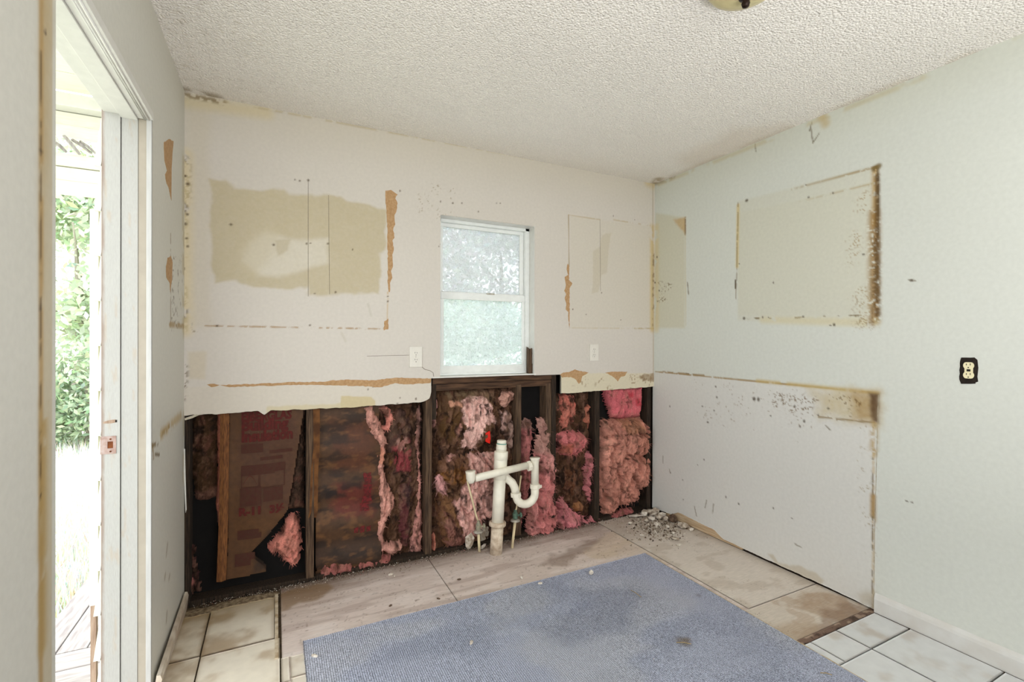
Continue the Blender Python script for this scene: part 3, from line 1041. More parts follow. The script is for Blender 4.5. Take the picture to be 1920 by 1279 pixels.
def grid_board(name, lo, hi, res, material, parent):
    bm = bmesh.new()
    box_bm(bm, lo, hi)
    for ax in range(3):
        cnt = int((hi[ax] - lo[ax]) / (res * (2 if ax == 2 and hi[2] - lo[2] > 1 else 1)))
        if cnt > 0:
            es = [e for e in bm.edges if abs((e.verts[0].co - e.verts[1].co)[ax]) > 1e-6 and
                  abs((e.verts[0].co - e.verts[1].co).length - abs((e.verts[0].co - e.verts[1].co)[ax])) < 1e-6]
            bmesh.ops.subdivide_edges(bm, edges=es, cuts=min(cnt, 400), use_grid_fill=True)
    return bm_obj(name, bm, material, parent)


box('reveal_trim', (-0.016, DY1 - 0.004, 0.0), (-0.0005, DY1 + 0.03, DZ), mat('worn_reveal_paint', (176, 174, 172), 0.6, 0.05, 12, stretch=(8, 8, 1)), frame, 0.002)
box('reveal_trim', (-0.040, DY1 + 0.004, 0.0), (-0.0165, DY1 + 0.03, DZ), mat('shaded_beige_trim', (158, 149, 136), 0.7, 0.06, 14), frame, 0.001)  # greyer beige, the shade of the inner reveal put into its colour
j1 = grid_board('jamb', (-0.0855, DY1 + 0.002, 0.0), (-0.0405, DY1 + 0.03, 2.035), 0.006, M['trim_old'], frame)
jamb_paint(j1, 3, 0.0)
j2 = grid_board('jamb', (-0.138, DY1 - 0.001, 0.0), (-0.0880, DY1 + 0.03, 2.046), 0.006, M['trim_old'], frame)
jamb_paint(j2, 8, 0.05, -0.138)
# head boards with two beads along the trim
hd = box('head_trim', (-0.040, DY0, 2.036), (0.004, DY1, 2.062), M['trim'], frame, 0.0015)
for xx, rr in ((-0.008, 0.0035), (-0.017, 0.0025), (-0.022, 0.0025)):
    tube('bead', [(xx, DY0, 2.0355), (xx, DY1, 2.0355)], rr, M['trim'], hd, 8)
box('head_jamb', (-0.087, DY0, 2.030), (-0.0405, DY1 + 0.03, 2.06), M['trim'], frame, 0.001)
box('head_jamb', (-0.134, DY0, 2.040), (-0.0875, DY1 + 0.03, 2.06), M['trim'], frame, 0.001)
# near side boards of the frame
box('reveal_trim', (-0.040, DY0 - 0.03, 0.0), (-0.0005, DY0 + 0.001, DZ), M['trim'], frame, 0.001)
box('jamb', (-0.135, DY0 - 0.08, 0.0), (-0.0405, DY0 + 0.0005, DZ), M['trim'], frame, 0.001)
# strike plate on the far jamb
yj = DY1 - 0.001
bm = bmesh.new()
x0, x1, z0, z1 = -0.140, -0.098, 0.882, 0.942
hx0, hx1, hz0, hz1 = -0.121, -0.106, 0.901, 0.924
for (a, b, c, d) in ((x0, hx0, z0, z1), (hx1, x1, z0, z1), (hx0, hx1, z0, hz0), (hx0, hx1, hz1, z1)):
    box_bm(bm, (a, yj - 0.0022, c), (b, yj + 0.001, d))
sp = bm_obj('strike_plate', bm, M['steel'], frame)
box('latch_hole', (hx0, yj - 0.0010, hz0), (hx1, yj + 0.0005, hz1), M['rust'], sp)
for zz in (0.932, 0.890):
    lathe('screw', [(0, -0.0008), (0.003, -0.0008), (0.003, 0.001)], (-0.113, yj - 0.0020, zz), M['rust'], sp, 10, (0, 1, 0))
patch_pts = [(-0.096, 0.988), (-0.100, 0.998), (-0.118, 0.996), (-0.132, 0.992), (-0.134, 0.986), (-0.112, 0.985)]
bm = bmesh.new()
f = bm.faces.new([bm.verts.new((a, yj - 0.0006, b)) for a, b in patch_pts])
r = bmesh.ops.extrude_face_region(bm, geom=[f])
for v in r['geom']:
    if isinstance(v, bmesh.types.BMVert): v.co.y += 0.001
bm_obj('bare_wood_gouge', bm, M['rawwood'], frame)
box('nail_hole', (-0.101, yj - 0.0011, 0.988), (-0.096, yj + 0.0005, 0.996), M['slot'], frame)
# outside casing board beyond the jamb, split off at the top; bare wood low down
box('outside_casing', (-0.173, DY1 + 0.014, 0.37), (-0.150, DY1 + 0.034, 1.71), M['porch'], frame, 0.001)
box('outside_casing', (-0.170, DY1 + 0.014, -0.05), (-0.155, DY1 + 0.034, 0.37), M['rawwood'], frame, 0.001)
box('threshold', (-0.150, DY0, -0.03), (-0.002, DY1 + 0.02, 0.010), mat('worn_threshold', (196, 186, 172), 0.7, 0.1, 20), frame, 0.002)

# left baseboard, leaning off the wall
bb = bmesh.new()
for yy, lean in ((-0.642, 0.030), (-0.02, 0.014)):
    for (o_, z_) in [(0.002, 0.004), (0.016, 0.003), (0.015 + lean * 0.5, 0.066), (0.010 + lean * 0.5, 0.082), (lean * 0.35 + 0.003, 0.084)]:
        bb.verts.new((o_, yy, z_))
bb.verts.ensure_lookup_table()
for i in range(5):
    j = (i + 1) % 5
    bb.faces.new((bb.verts[i], bb.verts[j], bb.verts[5 + j], bb.verts[5 + i]))
bb.faces.new([bb.verts[i] for i in range(5)][::-1])
bb.faces.new([bb.verts[5 + i] for i in range(5)])
struct(bm_obj('baseboard_left', bb, mat('dusty_baseboard', (206, 196, 182), 0.6, 0.08, 14, rgb2=(172, 156, 138))), 'loose dusty baseboard beside the doorway')

# ------------------------------------------------------------------ ceiling
def paint_ceiling(X, Y):
    p = Paint(X, Y, (238, 233, 226), 0.02, 65)
    p.mix(sstep(0.35, 0.0, Y * -1) * 0.15, (212, 196, 172))
    p.poly([(W - 0.3, -0.9), (W, -1.1), (W, -0.3), (W - 0.25, -0.45)], (206, 186, 160), 0.08, 4, 0.08, 0.3)
    p.mix(sstep(0.07, 0.0, W - X) * sstep(0.42, 0.6, fbm(X * 9, Y * 9, 3, 71)) * 0.3, (176, 156, 118))
    p.mix(sstep(0.30, 0.0, X) * sstep(0.60, 0.78, fbm(X * 70, Y * 70, 3, 72)) * 0.25, (150, 132, 100))
    p.mix(sstep(0.9, 0.0, X) * sstep(0.70, 0.82, fbm(X * 80, Y * 80, 2, 73)) * 0.25, (166, 148, 116))
    p.line((0.0, -0.01), (0.12, -0.01), 0.03, (140, 120, 84), 0.7, 0.4, 30, 0.9)
    p.line((W, 0.0), (W - 0.06, -0.1), 0.03, (160, 136, 96), 0.7, 0.3, 20, 0.9)
    return p


def flat_sheet(name, x0, x1, y0, y1, z, res, paint, material, thick=0.02, up=False):
    nx, ny = int((x1 - x0) / res) + 1, int((y1 - y0) / res) + 1
    xs, ys = np.linspace(x0, x1, nx), np.linspace(y0, y1, ny)
    X, Y = np.meshgrid(xs, ys, indexing='ij')
    idx = np.arange(nx * ny).reshape(nx, ny)
    F = np.stack([idx[:-1, :-1].ravel(), idx[1:, :-1].ravel(), idx[1:, 1:].ravel(), idx[:-1, 1:].ravel()], 1)
    co = np.stack([X.ravel(), Y.ravel(), np.full(X.size, z)], 1)
    p = paint(X.ravel(), Y.ravel())
    ring = np.concatenate([idx[:, 0], idx[-1, 1:], idx[-2::-1, -1], idx[0, -2:0:-1]])
    co2 = co[ring].copy()
    co2[:, 2] += thick if up else -thick
    k, off = len(ring), nx * ny
    n2 = np.arange(k) + off
    F = np.concatenate([F, np.stack([ring, np.roll(ring, -1), np.roll(n2, -1), n2], 1)])
    return obj_data(name, np.concatenate([co, co2]), F, material, None, col=np.concatenate([p.c, p.c[ring]]))


ceiling = struct(flat_sheet('ceiling', -0.013, W + 0.02, RY1, 0.015, H, 0.012, paint_ceiling, M['ceil'], 0.02, True), 'stippled off-white popcorn ceiling')
box('roof_deck', (-0.14, RY1 - 0.1, H + 0.021), (W + 0.12, 0.14, H + 0.06), M['sheath'], ceiling)

# rear wall behind the camera, with two openings added for the fill lights
rear = None
bm = bmesh.new()
for lo, hi in (((0, RY1 - 0.1, 0), (W, RY1, 0.58)), ((0, RY1 - 0.1, 2.32), (W, RY1, H)), ((0, RY1 - 0.1, 0.58), (0.13, RY1, 2.32)),
               ((1.37, RY1 - 0.1, 0.58), (1.58, RY1, 2.32)), ((2.82, RY1 - 0.1, 0.58), (W, RY1, 2.32))):
    box_bm(bm, lo, hi)
struct(bm_obj('wall_rear', bm, mat('rear_wall_paint', (226, 224, 214), 0.7, 0.02)), 'unseen rear wall with two openings added for light')

# ------------------------------------------------------------------ floor
bm = bmesh.new()
box_bm(bm, (-0.01, RY1, -0.05), (W + 0.02, 0.0, -0.0065))
floor = struct(bm_obj('floor', bm, M['grout']), 'stripped floor of bare plywood and leftover white tiles')


def paint_ply(X, Y):
    p = Paint(X, Y, (206, 192, 184), 0.06, 85, 3)
    st = fbm(X * 5, Y * 34, 4, 86)
    p.mix(sstep(0.50, 0.62, st) * 0.55, (220, 209, 203))
    st2 = fbm(X * 3.2 + 4, Y * 26, 4, 88)
    p.mix(sstep(0.54, 0.66, st2) * 0.5, (166, 147, 138))
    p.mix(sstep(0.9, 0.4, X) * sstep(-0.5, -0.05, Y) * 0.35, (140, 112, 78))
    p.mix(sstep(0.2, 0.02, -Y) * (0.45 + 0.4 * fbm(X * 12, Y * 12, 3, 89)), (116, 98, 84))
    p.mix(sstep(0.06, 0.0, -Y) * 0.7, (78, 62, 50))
    p.poly([(0.41, -0.06), (0.62, -0.05), (0.66, -0.12), (0.52, -0.20), (0.41, -0.24)], (128, 100, 66), 0.04, 12, 0.02, 0.7)
    p.poly(fls([(1090, 1040), (1150, 990), (1200, 985), (1190, 1020), (1120, 1050)]), (204, 186, 164), 0.05, 10, 0.02, 0.6)
    p.poly(fls([(1010, 1060), (1090, 1015), (1130, 1010), (1060, 1060)]), (132, 112, 98), 0.05, 12, 0.03, 0.6)
    p.poly(fls([(1090, 1050), (1210, 1000), (1290, 1050), (1250, 1062), (1208, 1038)]), (196, 180, 158), 0.04, 10, 0.02, 0.5)
    p.mix(sstep(0.76, 0.84, fbm(X * 60, Y * 60, 2, 91)) * 0.4, (120, 102, 88))
    p.specks([(0.4, -0.5), (W, -0.5), (W, 0), (0.4, 0)], (104, 86, 70), 0.76, 90, 0.03, 0.6)
    return p


def board(name, x0, x1, y0, y1, z, res, paint, material):
    o = flat_sheet(name, x0, x1, y0, y1, z, res, paint, material, 0.005)
    o.parent = floor
    o.location = WLOC[o] - WLOC[floor]
    return o


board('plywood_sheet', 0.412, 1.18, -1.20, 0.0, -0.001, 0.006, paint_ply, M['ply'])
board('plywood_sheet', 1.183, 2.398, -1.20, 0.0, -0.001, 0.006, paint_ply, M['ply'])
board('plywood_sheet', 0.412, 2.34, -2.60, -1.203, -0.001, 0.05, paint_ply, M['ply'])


def paint_cement(X, Y):
    p = Paint(X, Y, (206, 197, 187), 0.05, 95, 4)
    p.mix(sstep(0.5, 0.65, fbm(X * 8, Y * 14, 4, 96)) * 0.4, (172, 158, 142))
    p.mix(sstep(-0.55, -0.1, Y) * 0.5, (160, 144, 130))
    p.mix(sstep(0.10, 0.0, W - X) * 0.3, (150, 134, 116))
    p.specks([(2.3, -1.3), (W, -1.3), (W, 0), (2.3, 0)], (130, 112, 96), 0.77, 80, 0.02, 0.5)
    return p


def paint_cement2(X, Y):
    p = Paint(X, Y, (198, 188, 176), 0.05, 97, 4)
    p.poly([(2.62, -1.24), (2.80, -1.20), (2.90, -1.28), (2.90, -1.45), (2.70, -1.42), (2.66, -1.33)], (156, 128, 100), 0.07, 9, 0.02, 0.75, 0.4)
    p.poly([(2.70, -1.36), (2.90, -1.36), (2.90, -1.46), (2.40, -1.46), (2.40, -1.41), (2.6, -1.40)], (130, 104, 84), 0.04, 14, 0.02, 0.7, 0.3)
    p.poly([(2.36, -1.30), (2.45, -1.34), (2.60, -1.42), (2.5, -1.46), (2.36, -1.46)], (166, 146, 124), 0.04, 10, 0.02, 0.7)
    p.mix(sstep(0.58, 0.68, fbm(X * 14, Y * 20, 4, 98)) * 0.5, (168, 146, 124))
    return p


def paint_rot(X, Y):
    p = Paint(X, Y, (108, 86, 74), 0.15, 99, 12)
    p.mix(sstep(0.52, 0.62, fbm(X * 40, Y * 40, 3, 100)) * 0.8, (58, 42, 34))
    p.mix(sstep(0.60, 0.68, fbm(X * 30, Y * 50, 3, 101)) * 0.7, (160, 140, 122))
    return p


board('cement_board', 2.402, W + 0.01, -1.183, 0.0, -0.0005, 0.006, paint_cement, M['ply'])
board('cement_board', 2.345, W + 0.01, -1.436, -1.188, -0.0005, 0.006, paint_cement2, M['ply'])
board('rotten_strip', 2.345, W + 0.01, -1.467, -1.438, 0.0005, 0.005, paint_rot, M['ply'])


def tile(x0, x1, y0, y1, tone, dirt, seed, z=0.0015):
    def pt(X, Y):
        p = Paint(X, Y, tone, 0.03, seed, 5)
        n = fbm(X * 11, Y * 11, 4, seed + 1)
        p.mix(sstep(0.58 - 0.25 * dirt, 0.86 - 0.2 * dirt, n) * 0.65 * min(1, 0.4 + dirt), (150, 122, 84))
        e = np.minimum(np.minimum(X - x0, x1 - X), np.minimum(Y - y0, y1 - Y))
        p.mix(sstep(0.02, 0.0, e) * dirt * 0.6, (140, 112, 78))
        if dirt > 0.5:
            p.mix(sstep(-0.30, -0.08, Y) * 0.6, (150, 126, 84))
        return p
    o = board('tile', x0, x1, y0, y1, z, 0.008, pt, M['tile'])
    return o


LT = (220, 212, 196)
tile(0.010, 0.116, -0.440, -0.105, LT, 0.85, 201)
tile(0.121, 0.384, -0.446, -0.086, LT, 0.80, 202)
tile(0.010, 0.118, -0.748, -0.446, LT, 0.55, 203)
tile(0.123, 0.404, -0.750, -0.452, (220, 212, 196), 0.45, 204)
tile(0.409, 0.437, -0.750, -0.600, (214, 206, 192), 0.3, 205)
tile(0.441, 0.700, -0.735, -0.604, (216, 208, 194), 0.3, 206)
tile(0.409, 0.437, -1.060, -0.755, (214, 206, 192), 0.2, 207)
tile(0.441, 0.700, -1.045, -0.740, (216, 208, 194), 0.2, 208)
tile(0.010, 0.118, -1.056, -0.754, LT, 0.3, 209)
tile(0.123, 0.404, -1.058, -0.755, LT, 0.3, 210)
RT = (204, 206, 207)
tile(2.596, 2.896, -1.604, -1.470, RT, 0.25, 211)
tile(2.412, 2.590, -1.606, -1.470, RT, 0.15, 212)
tile(2.346, 2.408, -1.606, -1.470, RT, 0.10, 213)
for r_ in range(3):
    yb = -1.610 - 0.3035 * r_
    tile(2.596, 2.898, yb - 0.2985, yb, RT, 0.05, 214 + r_)
    tile(2.290, 2.590, yb - 0.2985, yb, RT, 0.05, 224 + r_)
edge = box('tile_edge_trim', (0.386, -0.596, -0.002), (0.400, -0.068, 0.006), mat('dirty_white_edging', (206, 194, 172), 0.5, 0.1, 30, rgb2=(160, 138, 108)), floor, 0.001)
edge2 = patch('chipped_mortar', 'F', jag(fls([(330, 1150), (388, 1140), (445, 1123), (520, 1112), (520, 1119), (440, 1136), (390, 1150), (340, 1162)]), 0.02, 0.004, 5),
              mat('crumbly_mortar', (150, 132, 106), 0.95, 0.2, 60, rgb2=(96, 80, 62)), floor, 0.003, -0.006)

# ------------------------------------------------------------------ window
win = empty('window_1', ((WX0 + WX1) / 2, 0.07, WZ0))
struct(win, 'white single-hung window with dusty panes above the open studs')
RX = 1.866                                   # right face of the frame
box('reveal_side', (WX1 - 0.001, 0.0005, WZ0), (WX1 + 0.03, YS + 0.03, WZ1), M['trim'], win)
box('reveal_side', (WX0 - 0.03, 0.0135, WZ0), (WX0 + 0.001, YS + 0.03, WZ1), M['trim'], win)
box('reveal_head', (WX0 - 0.03, 0.0005, WZ1 - 0.001), (WX1 + 0.03, YS + 0.03, WZ1 + 0.03), M['trim'], win)
sill = box('sill_edge', (WX0 - 0.045, -0.004, WZ0 - 0.008), (WX1 + 0.012, YS + 0.03, WZ0), M['trim'], win, 0.001)
f0, f1 = 0.070, 0.118
for nm, lo, hi in (('frame_side', (RX - 0.004, f0, WZ0 + 0.004), (WX1 - 0.001, f1, WZ1 - 0.001)), ('frame_side', (WX0 + 0.001, f0, WZ0 + 0.004), (WX0 + 0.026, f1, WZ1 - 0.001)),
                   ('frame_head', (WX0 + 0.001, f0, WZ1 - 0.020), (WX1 - 0.001, f1, WZ1 - 0.001)), ('frame_sill', (WX0 + 0.001, f0 + 0.004, WZ0 + 0.0045), (WX1 - 0.001, f1, WZ0 + 0.018))):
    box(nm, lo, hi, M['alu'], win, 0.002)
# lower sash in front, upper sash behind
sl = empty('lower_sash', (1.57, 0.085, WZ0 + 0.012))
su = empty('upper_sash', (1.57, 0.10, 1.53))
for e_, base in ((sl, None), (su, None)):
    e_.parent = win
    e_.location = WLOC[e_] - WLOC[win]
for lo, hi in (((1.284, 0.076, 1.068), (RX - 0.005, 0.094, 1.112)), ((1.284, 0.074, 1.522), (RX - 0.005, 0.096, 1.566)),
               ((RX - 0.024, 0.076, 1.112), (RX - 0.005, 0.094, 1.522)), ((1.284, 0.076, 1.112), (1.303, 0.094, 1.522))):
    box('sash_rail', lo, hi, M['alu'], sl, 0.002)
for lo, hi in (((1.284, 0.098, 1.530), (RX - 0.005, 0.114, 1.572)), ((1.284, 0.098, 1.968), (RX - 0.005, 0.114, 1.990)),
               ((RX - 0.032, 0.098, 1.572), (RX - 0.005, 0.114, 1.968)), ((1.284, 0.098, 1.572), (1.303, 0.114, 1.968))):
    box('sash_rail', lo, hi, M['alu'], su, 0.002)
box('pane', (1.300, 0.084, 1.108), (RX - 0.021, 0.087, 1.525), M['glass_low'], sl)
box('pane', (1.300, 0.105, 1.570), (RX - 0.029, 0.108, 1.970), M['glass_up'], su)
box('sash_lock', (1.585, 0.070, 1.560), (1.640, 0.082, 1.571), M['chromedirty'], sl, 0.002)
# split wood at the lower right corner of the opening
bm = bmesh.new()
for (u0, u1, v0, v1, top) in ((bw(990, 650, 0.03)[0], bw(996, 650, 0.03)[0], WZ0, 1.21, 0.01), (bw(996, 650, 0.03)[0], bw(1001, 650, 0.03)[0], WZ0, 1.12, -0.02)):
    vs = [bm.verts.new(v) for v in ((u0, 0.02, v0), (u1, 0.02, v0), (u1, 0.05, v0), (u0, 0.05, v0),
                                    (u0, 0.02, v1), (u1, 0.02, v1 + top), (u1, 0.05, v1 + top * 0.5), (u0, 0.05, v1 + 0.02))]
    for f in ((0, 3, 2, 1), (4, 5, 6, 7), (0, 1, 5, 4), (1, 2, 6, 5), (2, 3, 7, 6), (3, 0, 4, 7)):
        bm.faces.new([vs[i] for i in f])
bm_obj('split_wood', bm, M['stud'], win)

# ================================================================== INSULATION IN THE OPEN BAYS
PINK, SALMON, ROSE, DUST = (226, 160, 150), (206, 128, 108), (196, 92, 100), (176, 134, 124)
BROWN, DKBROWN, BLACK, KRAFT = (92, 64, 40), (52, 36, 26), (22, 17, 15), (112, 74, 36)


def batt(name, poly, base, layers=(), yback=0.100, thick=0.06, puff=0.03, rough=0.02, res=0.0055, seed=1, warp=0.012,
         mold=0.0, parent=None, material=None, ang=0.0, edge_warp=40.0, bulge=None, dusty=True):
    P = np.array(poly)
    lo, hi = P.min(0) - 0.02, P.max(0) + 0.02
    nx, nz = int((hi[0] - lo[0]) / res) + 2, int((hi[1] - lo[1]) / res) + 2
    X, Z = np.meshgrid(np.linspace(lo[0], hi[0], nx), np.linspace(lo[1], hi[1], nz), indexing='ij')
    wx = warp * ((fbm(X * edge_warp, Z * edge_warp, 3, seed) - 0.5) * 2.6 + (vnoise(X * 110, Z * 110, seed + 5) - 0.5) * 0.8)
    wz = warp * ((fbm(X * edge_warp, Z * edge_warp, 3, seed + 9) - 0.5) * 2.6 + (vnoise(X * 110, Z * 110, seed + 6) - 0.5) * 0.8)
    sd = poly_sd((X + wx).ravel(), (Z + wz).ravel(), poly).reshape(X.shape)
    keep = (sd > 0) & (Z > 0.004)
    c_, s_ = math.cos(ang), math.sin(ang)
    A, Bq = X * c_ - Z * s_, X * s_ + Z * c_
    A = A + 0.05 * (fbm(X * 9, Z * 9, 3, seed + 15) - 0.5)
    Bq = Bq + 0.05 * (fbm(X * 9, Z * 9, 3, seed + 16) - 0.5)
    n1 = fbm(A * 60, Bq * 26, 4, seed + 20)
    n3 = fbm(A * 9, Bq * 6, 3, seed + 40)
    c1 = np.exp(-((fbm(A * 12, Bq * 5.5, 3, seed + 30) - 0.5) / 0.045) ** 2)      # torn creases
    c2 = np.exp(-((fbm(A * 27, Bq * 13, 3, seed + 35) - 0.5) / 0.05) ** 2)
    hgt = thick * (1 - np.exp(-np.clip(sd, 0, 1) / puff)) + rough * ((n1 - 0.5) * 1.0 + (n3 - 0.5) * 1.8 - c1 * 1.5 - c2 * 0.8 + 0.5) * sstep(0, puff, sd)
    if bulge is not None:
        hgt = hgt + bulge(X, Z)
    Yc = yback - np.clip(hgt, 0.002, None)
    idx = -np.ones(X.shape, int)
    idx[keep] = np.arange(keep.sum())
    q = np.stack([idx[:-1, :-1].ravel(), idx[1:, :-1].ravel(), idx[1:, 1:].ravel(), idx[:-1, 1:].ravel()], 1)
    q = q[(q >= 0).all(1)]
    x, y, z = X[keep], Yc[keep], Z[keep]
    p = Paint(x, z, base, 0.16, seed + 50, 14)
    for L in layers:
        p.poly(L[0], L[1], (L[2] if len(L) > 2 else 0.012) * 1.5, 40, L[3] if len(L) > 3 else 0.005, L[4] if len(L) > 4 else 0.95)
    if dusty:
        p.c *= (0.80 + 0.50 * fbm(x * 30, z * 16, 4, seed + 57))[:, None]
        p.mix(sstep(0.54, 0.72, fbm(x * 24, z * 18, 4, seed + 58)) * 0.35, (150, 112, 96))
        p.mix(sstep(0.58, 0.76, fbm(x * 50, z * 28, 4, seed + 59)) * 0.7, (92, 60, 50))
    if mold:
        ux = x + 0.035 * (fbm(x * 20, z * 20, 3, seed + 61) - 0.5)
        uz = z + 0.035 * (fbm(x * 20, z * 20, 3, seed + 62) - 0.5)
        nn = fbm(ux * 44, uz * 22, 5, seed + 60)
        p.mix(sstep(0.66 - 0.30 * mold, 0.84 - 0.30 * mold, nn) * 0.9, (42, 31, 26))
        nn = fbm(ux * 80, uz * 50, 4, seed + 70)
        p.mix(sstep(0.60 - 0.15 * mold, 0.78 - 0.1 * mold, nn) * 0.5, (110, 82, 66))
    co = np.stack([x, y, z], 1)
    o = obj_data(name, co, q, material or M['batt'], parent, col=p.c, smooth=True)
    return o, (X, Yc, Z, keep, p.c, idx)


def fibres(data, parent, count, seed, length=0.03, lift=0.5):
    """loose strands standing off a wool surface: too many to count"""
    X, Yc, Z, keep, col, idx = data
    r = np.random.RandomState(seed)
    ii = np.argwhere(keep)
    ii = ii[r.randint(0, len(ii), count)]
    V, F, C = [], [], []
    for (i, j) in ii:
        p0 = np.array([X[i, j], Yc[i, j] + 0.002, Z[i, j]])
        d = np.array([r.normal(0, 0.6), -abs(r.normal(0.25, 0.25)) * lift, r.normal(-0.3, 0.7)])
        d /= np.linalg.norm(d)
        L = length * r.uniform(0.4, 1.3)
        w = 0.0009 * r.uniform(0.6, 1.6)
        sd_ = np.cross(d, [0, 1, 0.01])
        sd_ /= np.linalg.norm(sd_) + 1e-9
        bend = np.array([r.normal(0, 0.25), -0.05, -0.35]) * L
        b = len(V)
        for t in (0, 0.5, 1.0):
            c = p0 + d * L * t + bend * t * t
            ww = w * (1 - 0.75 * t)
            V += [c - sd_ * ww, c + sd_ * ww]
            C += [col[idx[i, j]] * 1.1] * 2
        F += [(b, b + 1, b + 3, b + 2), (b + 2, b + 3, b + 5, b + 4)]
    o = obj_data('loose_fibres', np.array(V), np.array(F), M['batt'], parent, col=np.array(C))
    o['kind'] = 'stuff'
    return o


def B2(pts): return bws(pts, 0.03)


# crushed brown backing left in three of the bays
for (pl, sd_, lb) in ((B2([(812, 735), (972, 722), (972, 1022), (812, 1044)]), 61, 'crushed brown backing behind the batts under the window'),
                      (B2([(1046, 740), (1114, 734), (1114, 972), (1046, 990)]), 62, 'blackened brown backing in the bay right of the doubled stud'),
                      (B2([(716, 760), (796, 752), (796, 1040), (716, 1056)]), 63, 'dark crumpled backing behind the curling strips, second bay')):
    o, d = batt('insulation_backing', pl, (74, 52, 38), thick=0.03, puff=0.02, rough=0.016, seed=sd_, mold=0.55, warp=0.004)
    tag(o, lb, 'insulation', 'insulation in the open wall')

# bay at the left corner -------------------------------------------------
o, d = batt('insulation_batt', B2([(357, 770), (408, 768), (408, 935), (392, 944), (362, 946), (354, 900)]), (62, 44, 30),
            [(B2([(360, 925), (408, 918), (408, 945), (360, 950)]), (96, 66, 58), 0.01, 0.01, 0.6)], thick=0.05, rough=0.012, seed=3, mold=0.25, warp=0.006)
tag(o, 'dark brown dirty insulation wad hanging in the top left corner of the hole', 'insulation', 'insulation in the open wall')
o, d = batt('insulation_shred', B2([(346, 1010), (352, 1000), (366, 1040), (372, 1100), (378, 1118), (346, 1132)]), (70, 44, 42),
            [(B2([(350, 1095), (362, 1092), (362, 1102), (350, 1103)]), (176, 112, 104), 0.004, 0.004, 0.8)], thick=0.085, rough=0.02, seed=5, mold=0.5)
tag(o, 'small dark clump of mouldy insulation at the foot of the left corner', 'insulation', 'insulation in the open wall')

kr = empty('kraft_faced_batt', (0.33, 0.06, 0.09))
tag(kr, 'brown paper-faced insulation batt with red Building Insulation print', 'insulation', 'insulation in the open wall')


def kraft_wave(X, Z):
    return 0.006 * np.sin(X * 21 + 1.0) + 0.004 * np.sin(Z * 13 + X * 6) + 0.010 * sstep(0.40, 0.50, X) * sstep(0.9, 0.3, Z)


def kraft_sheet(name, poly, base, layers, y0, seed, parent, res=0.006, wave=kraft_wave, warp=0.003, mold=0.0):
    P = np.array(poly)
    lo, hi = P.min(0) - 0.01, P.max(0) + 0.01
    nx, nz = int((hi[0] - lo[0]) / res) + 2, int((hi[1] - lo[1]) / res) + 2
    X, Z = np.meshgrid(np.linspace(lo[0], hi[0], nx), np.linspace(lo[1], hi[1], nz), indexing='ij')
    wx = warp * (fbm(X * 30, Z * 30, 3, seed) - 0.5) * 2
    keep = (poly_sd((X + wx).ravel(), Z.ravel() + wx.ravel(), poly).reshape(X.shape) > 0)
    Yc = y0 - wave(X, Z) - 0.004 * (fbm(X * 14, Z * 9, 3, seed + 2) - 0.5)
    idx = -np.ones(X.shape, int)
    idx[keep] = np.arange(keep.sum())
    q = np.stack([idx[:-1, :-1].ravel(), idx[1:, :-1].ravel(), idx[1:, 1:].ravel(), idx[:-1, 1:].ravel()], 1)
    q = q[(q >= 0).all(1)]
    x, y, z = X[keep], Yc[keep], Z[keep]
    p = Paint(x, z, base, 0.10, seed + 5, 9)
    for L in layers:
        p.poly(L[0], L[1], L[2] if len(L) > 2 else 0.012, 22, L[3] if len(L) > 3 else 0.008, L[4] if len(L) > 4 else 0.9)
    if mold:
        ux = x + 0.03 * (fbm(x * 18, z * 18, 3, seed + 61) - 0.5)
        nn = fbm(ux * 10, z * 24, 5, seed + 60)
        p.mix(sstep(0.52 - 0.1 * mold, 0.74 - 0.1 * mold, nn) * 0.75, (36, 26, 20))
        nn = fbm(ux * 22, z * 46, 4, seed + 64)
        p.mix(sstep(0.56, 0.74, nn) * 0.4, (120, 80, 46))
    n0 = len(x)
    co = np.concatenate([np.stack([x, y, z], 1), np.stack([x, y + 0.045, z], 1)])
    q = np.concatenate([q, q[:, ::-1] + n0])
    return obj_data(name, co, q, M['kraft'], parent, col=np.concatenate([p.c, p.c * 0.6]), smooth=True)


KY = 0.040
kraft_sheet('kraft_facing', B2([(428, 766), (574, 752), (566, 800), (554, 880), (540, 960), (500, 1010), (470, 1040), (500, 1066), (500, 1074), (424, 1090)]),
            (80, 51, 26), [(B2([(450, 790), (560, 780), (545, 960), (450, 960)]), (72, 42, 27), 0.02, 0.03, 0.6),
                            (B2([(500, 1000), (560, 960), (560, 1080), (470, 1070)]), (40, 28, 20), 0.03, 0.02, 0.8)], KY, 301, kr, mold=0.0)
fbm_ = bmesh.new()
fp = [(B2([(413, 770)])[0], B2([(430, 770)])[0]), (B2([(412, 860)])[0], B2([(429, 860)])[0]), (B2([(411, 960)])[0], B2([(428, 960)])[0]),
      (B2([(406, 1091)])[0], B2([(424, 1088)])[0])]
prev = None
for k_, (a_, b_) in enumerate(fp):
    ring = [fbm_.verts.new((a_[0], 0.026, a_[1])), fbm_.verts.new(((a_[0] + b_[0]) / 2, 0.018, a_[1])), fbm_.verts.new((b_[0], 0.030, b_[1])), fbm_.verts.new((b_[0], 0.045, b_[1])),
            fbm_.verts.new((a_[0], 0.045, a_[1]))]
    if prev:
        for i in range(5):
            fbm_.faces.new((prev[i], prev[(i + 1) % 5], ring[(i + 1) % 5], ring[i]))
    else:
        fbm_.faces.new(ring)
    prev = ring
fbm_.faces.new(prev[::-1])
bm_obj('stapling_flange', fbm_, M['kraftflange'], kr)
